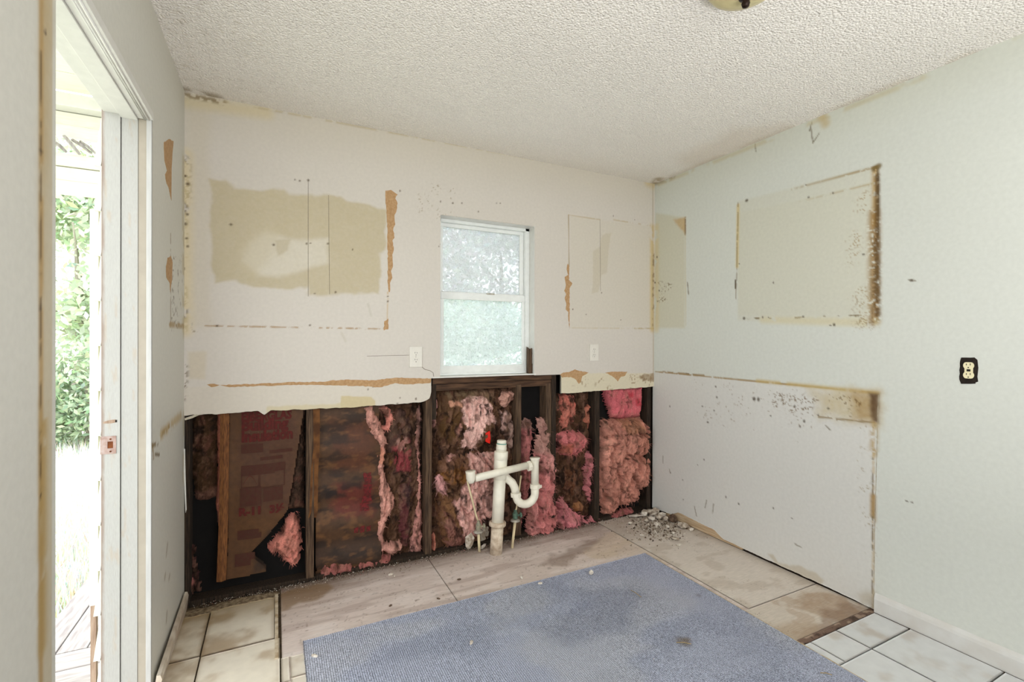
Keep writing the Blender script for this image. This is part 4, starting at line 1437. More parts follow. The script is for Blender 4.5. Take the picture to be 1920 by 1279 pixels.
o, d = batt('pink_edge', B2([(404, 772), (420, 770), (418, 880), (416, 960), (412, 1030), (402, 960), (404, 880)]), (176, 110, 92), thick=0.088, puff=0.015, rough=0.01, seed=8, warp=0.004, parent=kr)


def text_mesh(body, size, x, z, yfun, material, parent, name='printed_lettering', sx=1.0, bold=0.0, tilt=0.0):
    cu = bpy.data.curves.new('lettering', 'FONT')
    cu.body = body
    cu.size = size
    cu.resolution_u = 2
    cu.offset = bold
    ob = bpy.data.objects.new('lettering', cu)
    COL.objects.link(ob)
    dg = bpy.context.evaluated_depsgraph_get()
    me = bpy.data.meshes.new_from_object(ob.evaluated_get(dg))
    bpy.data.objects.remove(ob)
    bpy.data.curves.remove(cu)
    me.materials.clear()
    n = len(me.vertices)
    co = np.empty(n * 3)
    me.vertices.foreach_get('co', co)
    co = co.reshape(-1, 3)
    X = x + co[:, 0] * sx
    Z = z + co[:, 1] + tilt * co[:, 0]
    me.vertices.foreach_set('co', np.stack([X, yfun(X, Z), Z], 1).ravel())
    me.update()
    return finish(name, me, material, parent)


def ky(X, Z): return KY - kraft_wave(X, Z) - 0.0045


tx0 = bw(452, 850, 0.03)[0]
text_mesh('FIBERGLAS', 0.062, tx0, bw(460, 790, 0.03)[1], ky, M['print'], kr, sx=0.78, bold=0.003)
text_mesh('Building', 0.078, tx0, bw(460, 808, 0.03)[1], ky, M['print'], kr, sx=0.86, bold=0.004)
text_mesh('Insulation', 0.076, tx0, bw(460, 829, 0.03)[1], ky, M['print'], kr, sx=0.80, bold=0.004)


def print_rect(px0, py0, px1, py1, t=None):
    """a printed block, or its outline when t is given"""
    (a, b), (c, d) = bw(px0, py0, 0.03), bw(px1, py1, 0.03)
    rects = [(a, d, c, b)] if t is None else [(a, d, c, d + t), (a, b - t, c, b), (a, d, a + t, b), (c - t, d, c, b)]
    bm = bmesh.new()
    for (x0, z0, x1, z1) in rects:
        nx, nz = max(1, int((x1 - x0) / 0.02)), max(1, int((z1 - z0) / 0.02))
        g = [[bm.verts.new((x0 + (x1 - x0) * i / nx, ky(x0 + (x1 - x0) * i / nx, z0 + (z1 - z0) * j / nz), z0 + (z1 - z0) * j / nz)) for j in range(nz + 1)] for i in range(nx + 1)]
        for i in range(nx):
            for j in range(nz):
                bm.faces.new((g[i][j], g[i + 1][j], g[i + 1][j + 1], g[i][j + 1]))
    return bm_obj('printed_block', bm, M['print_small'], kr)


print_rect(452, 835, 493, 848)
for (a_, b_, c_, d_) in ((505, 845, 548, 847), (488, 858, 530, 860), (452, 875, 535, 881), (452, 884, 515, 887)):
    print_rect(a_, b_, c_, d_)
print_rect(452, 886, 486, 912, 0.003)
print_rect(487, 886, 534, 910, 0.003)
arc = [bw(456 + 26 * t, 909 - 16 * math.sin(math.pi * t), 0.03) for t in np.linspace(0, 1, 9)]
bm = bmesh.new()
for (a_, b_) in zip(arc[:-1], arc[1:]):
    vs = [bm.verts.new((u, float(ky(np.array(u), np.array(v))), v + dz)) for (u, v, dz) in ((a_[0], a_[1], -0.0015), (b_[0], b_[1], -0.0015), (b_[0], b_[1], 0.0015), (a_[0], a_[1], 0.0015))]
    bm.faces.new(vs)
bm_obj('printed_arc', bm, M['print'], kr)
for i in range(7):
    print_rect(450, 917 + i * 4.6, 490, 918.2 + i * 4.6)
    if i < 5: print_rect(494, 916 + i * 4.6, 530, 917.6 + i * 4.6)
text_mesh('R-11', 0.055, bw(447, 968, 0.03)[0], bw(447, 969, 0.03)[1], ky, M['print'], kr, bold=0.003)
text_mesh('3½', 0.055, bw(505, 962, 0.03)[0], bw(505, 962, 0.03)[1], ky, M['print'], kr, bold=0.003)
for (a_, b_, c_, d_) in ((445, 998, 485, 1001), (445, 1005, 490, 1008), (440, 1042, 478, 1048), (440, 1052, 470, 1060)):
    print_rect(a_, b_, c_, d_)

# dark folded paper and pink tuft by the stud
o, d = batt('folded_paper', B2([(566, 770), (574, 768), (573, 960), (540, 962), (528, 968), (538, 930), (552, 850)]), (58, 44, 36), thick=0.055, puff=0.02, rough=0.008, seed=12, warp=0.004, mold=0.3)
tag(o, 'dark grey fold of paper hanging beside the first bare stud', 'insulation', 'insulation in the open wall')
o, d = batt('insulation_tuft', B2([(540, 968), (558, 966), (566, 980), (567, 1040), (560, 1062), (545, 1066), (530, 1058), (520, 1044), (505, 1042), (498, 1026), (510, 1016), (525, 1004), (530, 985)]),
            (208, 132, 118), [(B2([(520, 990), (535, 985), (533, 1004), (520, 1010)]), (60, 42, 36), 0.006, 0.006, 0.8)], thick=0.085, puff=0.02, rough=0.014, seed=14, warp=0.010)
tag(o, 'salmon pink fibreglass tuft burst out beside the first bare stud', 'insulation', 'insulation in the open wall')
fibres(d, o, 260, 5, 0.017)

# second bay -------------------------------------------------------------
k2 = empty('kraft_faced_batt', (0.78, 0.06, 0.05))
tag(k2, 'water-stained brown paper-faced batt with faded red print, second bay', 'insulation', 'insulation in the open wall')


def wave2(X, Z): return 0.006 * np.sin(X * 17) + 0.006 * np.sin(Z * 11 + X * 9) + 0.006 * np.sin(Z * 31)


kraft_sheet('kraft_facing', B2([(590, 764), (712, 755), (716, 900), (716, 1060), (592, 1082)]), (72, 48, 29),
            [(B2([(625, 790), (700, 785), (700, 880), (625, 885)]), (84, 46, 29), 0.03, 0.03, 0.7),
             (B2([(628, 910), (700, 905), (700, 970), (625, 975)]), (96, 34, 30), 0.03, 0.03, 0.65),
             (B2([(640, 905), (680, 903), (680, 915), (640, 918)]), (36, 24, 20), 0.02, 0.01, 0.8),
             (B2([(606, 915), (630, 915), (632, 935), (610, 935)]), (26, 20, 20), 0.02, 0.01, 0.9),
             (B2([(590, 770), (600, 770), (600, 1000), (590, 1000)]), (104, 70, 38), 0.01, 0.01, 0.7),
             (B2([(592, 1020), (716, 1000), (716, 1070), (592, 1090)]), (52, 36, 26), 0.03, 0.02, 0.7)], 0.045, 331, k2, wave=wave2, mold=0.75)
for (a_, b_, c_, d_) in ((681, 888, 696, 896), (683, 899, 696, 906), (682, 909, 697, 919), (683, 922, 696, 930), (680, 933, 697, 941), (676, 945, 692, 958),
                         (664, 990, 672, 1000), (675, 988, 684, 998), (687, 987, 695, 996)):
    (u0, v1), (u1, v0) = bw(a_, b_, 0.03), bw(c_, d_, 0.03)
    poly = jag([(u0, v0), (u1, v0), (u1, v1), (u0, v1)], 0.008, 0.004, int(a_ + b_))
    bm = bmesh.new()
    vs = [bm.verts.new((u, float(0.045 - wave2(np.array(u), np.array(v)) - 0.0045), v)) for u, v in poly]
    f_ = bm.faces.new(vs)
    bmesh.ops.triangulate(bm, faces=[f_])
    bm_obj('printed_block', bm, mat('bleeding_red_print', (112, 32, 34), 0.8, 0.2, 80, rgb2=(70, 28, 24)) if 'bleeding_red_print' not in bpy.data.materials else bpy.data.materials['bleeding_red_print'], k2)
fl_ = bmesh.new()
vs = []
for (px0, px1, py, yy) in ((587, 600, 764, 0.012), (588, 600, 840, 0.011), (583, 597, 880, 0.010), (580, 596, 960, 0.010), (578, 594, 972, 0.012)):
    a_, b_ = bw(px0, py, 0.01), bw(px1, py, 0.01)
    vs.append([fl_.verts.new((a_[0], yy, a_[1])), fl_.verts.new((b_[0], yy + 0.012, b_[1])), fl_.verts.new((b_[0], yy + 0.014, b_[1])), fl_.verts.new((a_[0], yy + 0.002, a_[1]))])
for a_, b_ in zip(vs[:-1], vs[1:]):
    for i in range(4):
        fl_.faces.new((a_[i], a_[(i + 1) % 4], b_[(i + 1) % 4], b_[i]))
fl_.faces.new(vs[0]); fl_.faces.new(vs[-1][::-1])
bm_obj('stapling_flange', fl_, mat('dark_flange_paper', (112, 72, 36), 0.8, 0.15, 20, rgb2=(74, 44, 22)), k2)
o, d = batt('insulation_roll', B2([(592, 1080), (602, 1060), (640, 1051), (700, 1045), (734, 1042), (740, 1058), (700, 1072), (600, 1094)]), (160, 98, 92), thick=0.09, puff=0.02, rough=0.014, seed=16, mold=0.2)
tag(o, 'low roll of rosy insulation lying along the foot of the second bay', 'insulation', 'insulation in the open wall')
fibres(d, o, 150, 6, 0.02)

# curled-out strip left and right of the dark hollow
o, d = batt('insulation_strip', B2([(678, 760), (702, 757), (716, 790), (727, 822), (727, 850), (722, 872), (728, 900), (741, 930), (742, 952), (728, 985), (722, 1003), (724, 1020),
                                    (745, 1015), (762, 1022), (758, 1040), (735, 1044), (715, 1040), (706, 1010), (706, 985), (712, 960), (708, 920), (704, 860), (704, 835), (690, 810), (682, 785)]),
            (208, 152, 138), [(B2([(704, 840), (722, 840), (722, 870), (704, 870)]), (196, 128, 100), 0.01, 0.01, 0.6)], thick=0.085, puff=0.016, rough=0.014, seed=18, warp=0.010, mold=0.1)
tag(o, 'long curling salmon strip of torn insulation left of the dark hollow', 'insulation', 'insulation in the open wall')
fibres(d, o, 340, 7, 0.018)
o, d = batt('insulation_clump', B2([(704, 766), (722, 758), (738, 770), (742, 785), (736, 805), (728, 814), (714, 812), (708, 800), (724, 796), (722, 780)]), (216, 140, 126),
            [(B2([(704, 768), (730, 766), (728, 784), (704, 786)]), (66, 48, 38), 0.008, 0.006, 0.8)], thick=0.085, puff=0.015, rough=0.012, seed=20, warp=0.008)
tag(o, 'pink ball of insulation poking out at the top of the dark hollow', 'insulation', 'insulation in the open wall')
fibres(d, o, 120, 8, 0.018)
o, d = batt('insulation_core', B2([(724, 770), (760, 760), (776, 790), (780, 850), (780, 900), (776, 1000), (770, 1040), (752, 1030), (746, 960), (744, 900), (726, 890), (724, 850)]), (72, 52, 46),
            [(B2([(736, 840), (768, 825), (778, 860), (772, 888), (745, 885)]), (146, 66, 70), 0.012, 0.01, 0.8),
             (B2([(745, 826), (764, 818), (770, 840), (750, 850)]), (170, 128, 116), 0.012, 0.01, 0.7),
             (B2([(722, 855), (738, 850), (740, 880), (724, 884)]), (110, 76, 40), 0.008, 0.006, 0.9),
             (B2([(724, 790), (756, 780), (772, 810), (750, 815), (726, 830)]), (94, 74, 62), 0.012, 0.01, 0.7),
             (B2([(742, 960), (758, 900), (770, 900), (766, 1030), (752, 1025)]), (104, 52, 56), 0.012, 0.01, 0.6),
             (B2([(752, 890), (770, 900), (768, 960), (756, 930)]), (40, 32, 36), 0.01, 0.008, 0.8)], thick=0.055, puff=0.02, rough=0.02, seed=22, mold=0.25, ang=0.3)
tag(o, 'dark mouldy core of insulation with a red stain in the second bay', 'insulation', 'insulation in the open wall')
fibres(d, o, 160, 9)
o, d = batt('insulation_strip', B2([(782, 765), (792, 762), (794, 800), (790, 860), (795, 930), (796, 1000), (795, 1040), (772, 1044), (770, 1020), (778, 980), (785, 920), (784, 870), (778, 820)]), (196, 138, 128),
            [(B2([(778, 760), (796, 760), (794, 850), (782, 850)]), (84, 66, 60), 0.012, 0.02, 0.75)], thick=0.075, puff=0.015, rough=0.014, seed=24, warp=0.009, mold=0.2)
tag(o, 'narrow pink insulation strip with a blackened top, against the second stud', 'insulation', 'insulation in the open wall')
fibres(d, o, 240, 10, 0.018)

# bay under the window -----------------------------------------------------
o, d = batt('insulation_batt', B2([(818, 734), (860, 728), (905, 725), (934, 728), (940, 760), (946, 800), (934, 842), (900, 846), (860, 848), (830, 844), (818, 820), (814, 780)]), (88, 64, 46),
            [(B2([(864, 752), (880, 742), (905, 742), (926, 766), (930, 794), (906, 796), (898, 822), (892, 840), (880, 842), (870, 838), (862, 842), (866, 822), (876, 806), (868, 790), (866, 770)]), (226, 182, 172), 0.012, 0.004, 0.97),
             (B2([(840, 752), (862, 750), (864, 762), (846, 764)]), (214, 158, 132), 0.01, 0.005, 0.8),
             (B2([(852, 800), (864, 796), (864, 812), (854, 826)]), (222, 160, 146), 0.008, 0.004, 0.9),
             (B2([(838, 738), (900, 730), (926, 735), (926, 748), (900, 744), (842, 750)]), (120, 100, 78), 0.02, 0.01, 0.7),
             (B2([(930, 790), (946, 780), (944, 838), (926, 842), (900, 842), (904, 830)]), (40, 28, 24), 0.015, 0.006, 0.85),
             (B2([(832, 780), (860, 770), (856, 830), (836, 836), (824, 820)]), (84, 60, 36), 0.02, 0.01, 0.8)], thick=0.085, puff=0.025, rough=0.02, seed=26, mold=0.28)
tag(o, 'upper batt under the window, pale pink centre in brown mouldy edges', 'insulation', 'insulation in the open wall')
fibres(d, o, 420, 11, 0.025)
p_ = [bw(910, 812, 0.0), bw(918, 808, 0.0), bw(919, 822, 0.0), bw(918, 832, 0.0), bw(910, 828, 0.0)]
bm = bmesh.new()
lo_ = [bm.verts.new((u, 0.004, v)) for u, v in p_]
hi_ = [bm.verts.new((u, -0.006, v)) for u, v in p_]
bm.faces.new(lo_); bm.faces.new(hi_[::-1])
for i in range(5): bm.faces.new((lo_[i], lo_[(i + 1) % 5], hi_[(i + 1) % 5], hi_[i]))
tag(bm_obj('red_scrap', bm, mat('bright_red_plastic', (222, 34, 20), 0.4, 0.1, 60)), 'small bright red scrap caught in the insulation under the window', 'scrap')
o, d = batt('insulation_clump', B2([(940, 734), (956, 731), (968, 734), (968, 752), (960, 764), (944, 766), (936, 752)]), (206, 156, 140), thick=0.08, puff=0.015, rough=0.02, seed=28, mold=0.45, warp=0.01)
tag(o, 'round mottled pink clump high beside the stud under the window', 'insulation', 'insulation in the open wall')
o, d = batt('insulation_clump', B2([(938, 770), (958, 768), (968, 790), (969, 840), (964, 852), (948, 830), (936, 800)]), (150, 122, 112),
            [(B2([(940, 772), (950, 770), (952, 806), (940, 806)]), (206, 168, 160), 0.01, 0.005, 0.85)], thick=0.075, puff=0.015, rough=0.02, seed=30, mold=0.55, warp=0.01)
tag(o, 'blackened ragged clump below the round one beside the stud', 'insulation', 'insulation in the open wall')
o, d = batt('insulation_strip', B2([(814, 750), (824, 746), (824, 790), (818, 806), (813, 806)]), (186, 132, 126), thick=0.08, puff=0.012, rough=0.014, seed=32, mold=0.5, warp=0.006)
tag(o, 'short mottled pink strip left of the upper batt under the window', 'insulation', 'insulation in the open wall')
o, d = batt('insulation_batt', B2([(822, 862), (850, 850), (900, 846), (940, 842), (946, 880), (944, 960), (936, 1010), (900, 1026), (850, 1034), (830, 1030), (818, 980), (818, 900)]), (104, 72, 50),
            [(B2([(882, 852), (930, 846), (940, 880), (942, 960), (930, 980), (900, 990), (880, 1012), (868, 1004), (860, 970), (850, 940), (866, 918), (876, 890)]), (222, 172, 162), 0.014, 0.006, 0.97),
             (B2([(836, 880), (868, 872), (874, 892), (868, 906), (838, 906), (822, 894)]), (128, 86, 48), 0.01, 0.006, 0.9),
             (B2([(838, 852), (866, 848), (850, 862), (840, 870)]), (220, 166, 158), 0.01, 0.005, 0.8),
             (B2([(816, 900), (830, 895), (836, 916), (830, 928), (816, 918)]), (210, 158, 156), 0.01, 0.006, 0.85),
             (B2([(836, 906), (868, 906), (860, 930), (838, 934)]), (88, 64, 48), 0.015, 0.01, 0.8),
             (B2([(830, 940), (848, 945), (862, 990), (846, 1016), (836, 980)]), (132, 96, 66), 0.02, 0.01, 0.6),
             (B2([(836, 960), (856, 984), (866, 1004), (880, 1012), (866, 1026), (840, 1030)]), (138, 92, 84), 0.02, 0.01, 0.8),
             (B2([(846, 984), (862, 990), (866, 1004), (852, 1008)]), (56, 38, 32), 0.015, 0.008, 0.8),
             (B2([(908, 930), (926, 922), (924, 950), (914, 958)]), (110, 86, 84), 0.012, 0.008, 0.7),
             (B2([(905, 975), (945, 955), (945, 1015), (905, 1022)]), (40, 30, 26), 0.012, 0.008, 0.9)], thick=0.088, puff=0.03, rough=0.022, seed=34, mold=0.18, ang=-0.2)
tag(o, 'lower batt behind the white pipes, pink right half and brown left', 'insulation', 'insulation in the open wall')
fibres(d, o, 520, 12, 0.028)
o, d = batt('insulation_tuft', B2([(812, 1000), (820, 1004), (822, 1030), (816, 1044), (811, 1040)]), (214, 132, 112), thick=0.085, puff=0.01, rough=0.012, seed=36, warp=0.005)
tag(o, 'small salmon tuft at the foot of the second stud', 'insulation', 'insulation in the open wall')
o, d = batt('insulation_tuft', B2([(816, 892), (826, 888), (834, 904), (836, 930), (826, 924), (816, 916)]), (206, 150, 148), yback=0.03, thick=0.03, puff=0.012, rough=0.012, seed=37, warp=0.008, mold=0.2)
tag(o, 'greyish pink wisp sticking out left of the pipe elbow', 'insulation', 'insulation in the open wall')
fibres(d, o, 80, 13)

# bay with the black hollow ---------------------------------------------------
o, d = batt('insulation_wad', B2([(979, 796), (988, 788), (1002, 786), (1003, 860), (1003, 900), (995, 960), (982, 1000), (978, 1008), (978, 860)]), (168, 104, 102),
            [(B2([(978, 786), (1004, 784), (1004, 806), (978, 806)]), (150, 124, 112), 0.01, 0.01, 0.7)], thick=0.07, puff=0.018, rough=0.02, seed=38, mold=0.25)
tag(o, 'dull pink wad standing below the black hollow, against the stud', 'insulation', 'insulation in the open wall')
fibres(d, o, 180, 14)
o, d = batt('insulation_wad', B2([(1006, 786), (1018, 782), (1030, 796), (1034, 812), (1030, 824), (1036, 850), (1044, 880), (1040, 930), (1046, 970), (1040, 1004), (1012, 1006), (994, 1008), (984, 1000),
                                  (990, 950), (1004, 920), (1008, 880), (1000, 850), (1004, 825), (1012, 812)]), (204, 136, 132),
            [(B2([(1000, 782), (1034, 782), (1036, 850), (1000, 850)]), (172, 138, 126), 0.02, 0.02, 0.75),
             (B2([(1016, 856), (1040, 852), (1048, 880), (1034, 880), (1020, 870)]), (228, 164, 158), 0.01, 0.008, 0.8),
             (B2([(1008, 870), (1020, 876), (1016, 890), (1008, 888)]), (110, 64, 60), 0.008, 0.006, 0.8),
             (B2([(1010, 890), (1040, 890), (1044, 1000), (1000, 1006)]), (198, 120, 118), 0.02, 0.02, 0.7)],
            yback=0.06, thick=0.085, puff=0.03, rough=0.03, seed=40, mold=0.1, warp=0.014)
tag(o, 'tall fluffy pink wad spilling out right of the white trap', 'insulation', 'insulation in the open wall')
fibres(d, o, 620, 15, 0.03)

# bay right of the doubled stud ----------------------------------------------
o, d = batt('insulation_shred', B2([(1052, 742), (1080, 738), (1088, 760), (1080, 790), (1070, 800), (1060, 810), (1052, 790)]), (190, 110, 96), thick=0.065, puff=0.016, rough=0.022, seed=42, mold=0.5, warp=0.014)
tag(o, 'ragged brownish pink shred right under the drywall edge', 'insulation', 'insulation in the open wall')
fibres(d, o, 120, 16)
o, d = batt('insulation_shred', B2([(1100, 764), (1112, 758), (1116, 790), (1110, 810), (1102, 796)]), (176, 108, 88), thick=0.07, puff=0.014, rough=0.018, seed=43, mold=0.4, warp=0.008)
tag(o, 'narrow brownish shred against the dark stud near the corner', 'insulation', 'insulation in the open wall')
o, d = batt('insulation_tuft', B2([(1046, 812), (1058, 808), (1078, 806), (1098, 812), (1106, 824), (1098, 842), (1084, 856), (1064, 860), (1048, 852), (1044, 830)]), (196, 114, 114),
            [(B2([(1050, 834), (1070, 832), (1072, 852), (1050, 852)]), (176, 100, 76), 0.012, 0.01, 0.7)], thick=0.10, puff=0.025, rough=0.026, seed=44, mold=0.12, warp=0.014)
tag(o, 'round rose pink tuft in the middle of the fifth bay', 'insulation', 'insulation in the open wall')
fibres(d, o, 380, 17, 0.03)
o, d = batt('kraft_scrap', B2([(1060, 880), (1084, 866), (1092, 900), (1084, 930), (1070, 950), (1060, 920)]), (96, 62, 44), thick=0.05, puff=0.02, rough=0.012, seed=46, mold=0.3)
tag(o, 'brown paper scrap below the round rose tuft', 'insulation', 'insulation in the open wall')
o, d = batt('kraft_scrap', B2([(1078, 944), (1090, 938), (1100, 948), (1098, 964), (1084, 966), (1076, 956)]), (146, 98, 56), thick=0.075, puff=0.015, rough=0.008, seed=47, warp=0.004)
tag(o, 'small tan paper scrap low in the fifth bay', 'insulation', 'insulation in the open wall')
o, d = batt('insulation_strip', B2([(1100, 850), (1112, 846), (1116, 870), (1112, 910), (1114, 946), (1106, 944), (1096, 920), (1098, 890)]), (196, 120, 124), thick=0.085, puff=0.016, rough=0.022, seed=48, mold=0.15, warp=0.01)
tag(o, 'upright pink strip left of the dark stud near the corner', 'insulation', 'insulation in the open wall')
fibres(d, o, 200, 18)
o, d = batt('insulation_shred', B2([(1042, 940), (1054, 930), (1062, 950), (1080, 962), (1100, 972), (1118, 966), (1128, 972), (1100, 982), (1062, 994), (1042, 1000)]), (206, 128, 134),
            [(B2([(1042, 940), (1056, 940), (1056, 990), (1042, 996)]), (156, 92, 94), 0.02, 0.02, 0.6)], yback=0.06, thick=0.085, puff=0.02, rough=0.026, seed=50, mold=0.15, warp=0.014)
tag(o, 'bright pink shreds heaped on the floor right of the tall wad', 'insulation', 'insulation in the open wall')
fibres(d, o, 420, 19, 0.03)

# corner bay -------------------------------------------------------------------
o, d = batt('insulation_pad', B2([(1134, 726), (1208, 720), (1208, 760), (1204, 784), (1170, 788), (1150, 786), (1142, 760)]), (200, 104, 110),
            [(B2([(1176, 736), (1184, 736), (1184, 746), (1176, 744)]), (176, 52, 64), 0.008, 0.008, 0.7), (B2([(1190, 748), (1200, 746), (1200, 762), (1192, 762)]), (176, 56, 66), 0.008, 0.008, 0.7)],
            thick=0.082, puff=0.014, rough=0.010, seed=52, warp=0.004)
tag(o, 'square bright pink pad at the top of the corner bay', 'insulation', 'insulation in the open wall')
fibres(d, o, 160, 20, 0.015)
o, d = batt('insulation_batt', B2([(1132, 790), (1150, 786), (1206, 782), (1218, 796), (1220, 860), (1220, 910), (1206, 920), (1202, 945), (1170, 950), (1150, 968), (1136, 970), (1130, 930), (1128, 850)]), (192, 132, 116),
            [(B2([(1160, 786), (1200, 784), (1196, 812), (1166, 812)]), (158, 112, 82), 0.02, 0.02, 0.7),
             (B2([(1128, 818), (1142, 824), (1140, 870), (1128, 866)]), (226, 160, 142), 0.01, 0.01, 0.7),
             (B2([(1190, 820), (1220, 800), (1220, 880), (1196, 870)]), (190, 128, 108), 0.03, 0.02, 0.6)], thick=0.105, puff=0.03, rough=0.04, seed=54, mold=0.04, warp=0.012, ang=0.15)
tag(o, 'large fluffy salmon batt filling the corner bay', 'insulation', 'insulation in the open wall')
fibres(d, o, 900, 21, 0.035)
o, d = batt('insulation_shred', B2([(1136, 972), (1150, 962), (1166, 952), (1186, 950), (1190, 960), (1170, 968), (1140, 982), (1130, 982)]), (150, 88, 86), yback=0.05, thick=0.06, puff=0.014, rough=0.018, seed=56, mold=0.3, warp=0.01)
tag(o, 'dusty rose shreds at the foot of the corner batt', 'insulation', 'insulation in the open wall')

# ================================================================== PIPES
dr = empty('drain_pipe_assembly', (1.566, -0.124, 0))
tag(dr, 'white plastic sink drain with a cross arm and curved trap', 'drain pipe')


def P3(px, py, y): return Vector(at(px, py, 1, y))


def lerp(a, b, t): return Vector(a) * (1 - t) + Vector(b) * t


s0, s1 = Vector((1.566, -0.124, -0.004)), Vector((1.602, -0.122, 0.66))


def sp_(z): return lerp(s0, s1, (z + 0.004) / 0.664)


tube('lower_pipe', [sp_(-0.004), sp_(0.17)], 0.037, M['pvc_dirty'], dr, 24)
tube('collar', [sp_(0.160), sp_(0.165), sp_(0.182), sp_(0.187)], [0.045, 0.051, 0.051, 0.045], M['pvc_dirty'], dr, 24)
tube('standpipe', [sp_(0.17), sp_(0.47)], 0.036, M['pvc'], dr, 24)
tube('tee_hub', [sp_(0.440), sp_(0.443), sp_(0.600), sp_(0.603)], [0.037, 0.0405, 0.0395, 0.036], M['pvc'], dr, 24)
tube('reducer', [sp_(0.556), sp_(0.558), sp_(0.603), sp_(0.606)], [0.040, 0.0415, 0.0415, 0.034], M['pvc'], dr, 24)
tube('riser', [sp_(0.600), sp_(0.648)], 0.031, M['pvc'], dr, 24)
tube('riser_band', [sp_(0.616), sp_(0.628)], 0.0325, M['pvc'], dr, 24)
cp = tube('cap', [sp_(0.646), sp_(0.668), sp_(0.671)], [0.0285, 0.028, 0.024], M['pvc'], dr, 24)
tube('thread_seal', [sp_(0.6465), sp_(0.6525)], 0.0300, M['teal'], cp, 24)
# cross arm in front of the standpipe
ya = -0.178
aL, aR = P3(890, 897, ya), P3(988, 873, ya + 0.01)
tube('cross_arm', [aL, aR], 0.0215, M['pvc'], dr, 20)
cL = P3(884, 893, ya)
el = tube('elbow_cup', [cL + Vector((0.012, 0, -0.030)), cL + Vector((0.002, 0, -0.026)), cL + Vector((-0.004, 0, -0.010)), cL + Vector((-0.006, 0, 0.018)), cL + Vector((-0.007, 0, 0.030))],
          [0.014, 0.024, 0.027, 0.027, 0.029], M['pvc'], dr, 22)
tube('cup_mouth', [cL + Vector((-0.007, 0, 0.0302)), cL + Vector((-0.007, 0, 0.0312))], 0.0235, mat('shaded_pvc_bore', (206, 196, 178), 0.6, 0.05), el, 20)
# trap: tailpiece, slip nuts, J bend, wye branch back to the standpipe
T0 = P3(1003, 862, ya + 0.012)
T1 = P3(1003, 912, ya + 0.012)
tp_ = tube('tailpiece', [T0 + Vector((0, 0, 0.012)), T0 + Vector((0, 0, 0.008)), T0, lerp(T0, T1, 0.15), T1], [0.031, 0.031, 0.027, 0.0235, 0.0235], M['pvc'], dr, 22)
nut_c = P3(992, 874, ya + 0.010)
dirv = (aR - aL).normalized()
tube('slip_nut', [nut_c - dirv * 0.012, nut_c - dirv * 0.009, nut_c + dirv * 0.009, nut_c + dirv * 0.012], [0.026, 0.031, 0.031, 0.026], M['pvc'], dr, 8, False)
tube('slip_nut', [T1 + Vector((0, 0, 0.014)), T1 + Vector((0, 0, 0.011)), T1 + Vector((0, 0, -0.011)), T1 + Vector((0, 0, -0.014))], [0.028, 0.032, 0.032, 0.028], M['pvc'], dr, 8, False)
box('nut_tab', T1 + Vector((0.028, -0.012, -0.012)), T1 + Vector((0.042, -0.004, 0.006)), M['pvc'], dr, 0.001)
U1 = P3(968, 923, ya + 0.03)
bx0, bx1 = U1.x, T1.x
zb = P3(985, 938, ya + 0.02).z
pts = [T1]
rb = (bx1 - bx0) / 2
zc = max(zb + 0.035, 0.30)
for k_ in range(0, 13):
    t = math.pi * k_ / 12
    pts.append(Vector((bx0 + rb + rb * math.cos(t), T1.y + (U1.y - T1.y) * k_ / 12, zc - rb * math.sin(t))))
tube('trap_bend', pts, 0.0245, M['pvc'], dr, 22)
U2 = pts[-1]
n1 = U2 + Vector((-0.002, 0, 0.004))
tube('slip_nut', [n1 + Vector((0, 0, -0.012)), n1 + Vector((0, 0, -0.009)), n1 + Vector((-0.002, 0, 0.009)), n1 + Vector((-0.002, 0, 0.012))], [0.028, 0.033, 0.033, 0.028], M['pvc'], dr, 8, False)
w0 = n1 + Vector((-0.002, 0, 0.008))
wj = sp_(0.490)
tube('trap_arm', [w0, w0 + Vector((-0.006, 0.004, 0.035)), w0 + Vector((-0.020, 0.010, 0.066)), w0 + Vector((-0.046, 0.018, 0.088)), lerp(w0 + Vector((-0.046, 0.018, 0.088)), wj, 0.6), wj], 0.0245, M['pvc'], dr, 22)


def supply(name, label, base, top, ring_px, tubes, valve_mat, flip):
    e = empty(name, base)
    tag(e, label, 'supply pipe', 'sink supply pipes')
    tube('stub', [base - Vector((0, 0, 0.004)), top], 0.0085, M['cpvc'], e, 14)
    tube('escutcheon', [top - Vector((0, 0, 0.006)), top - Vector((0, 0, 0.003)), top + Vector((0, 0, 0.004)), top + Vector((0, 0, 0.010))], [0.020, 0.030, 0.029, 0.012], M['chromedirty'], e, 20)
    v = tube('shutoff_valve', [top + Vector((0, 0, 0.008)), top + Vector((0, 0, 0.014)), top + Vector((0, 0, 0.045)), top + Vector((0, 0, 0.052)), top + Vector((0, 0, 0.066))],
             [0.011, 0.016, 0.016, 0.010, 0.009], valve_mat, e, 10, False)
    h0 = top + Vector((0.012 * flip, -0.006, 0.030))
    tube('valve_handle', [h0, h0 + Vector((0.014 * flip, -0.004, 0.002)), h0 + Vector((0.016 * flip, -0.004, 0.002)), h0 + Vector((0.026 * flip, -0.006, 0.003))],
         [0.006, 0.006, 0.016, 0.015], valve_mat, v, 10, False)
    tube('riser_tube', [top + Vector((0, 0, 0.060))] + tubes, 0.0052, M['cpvc'], e, 10)
    return e


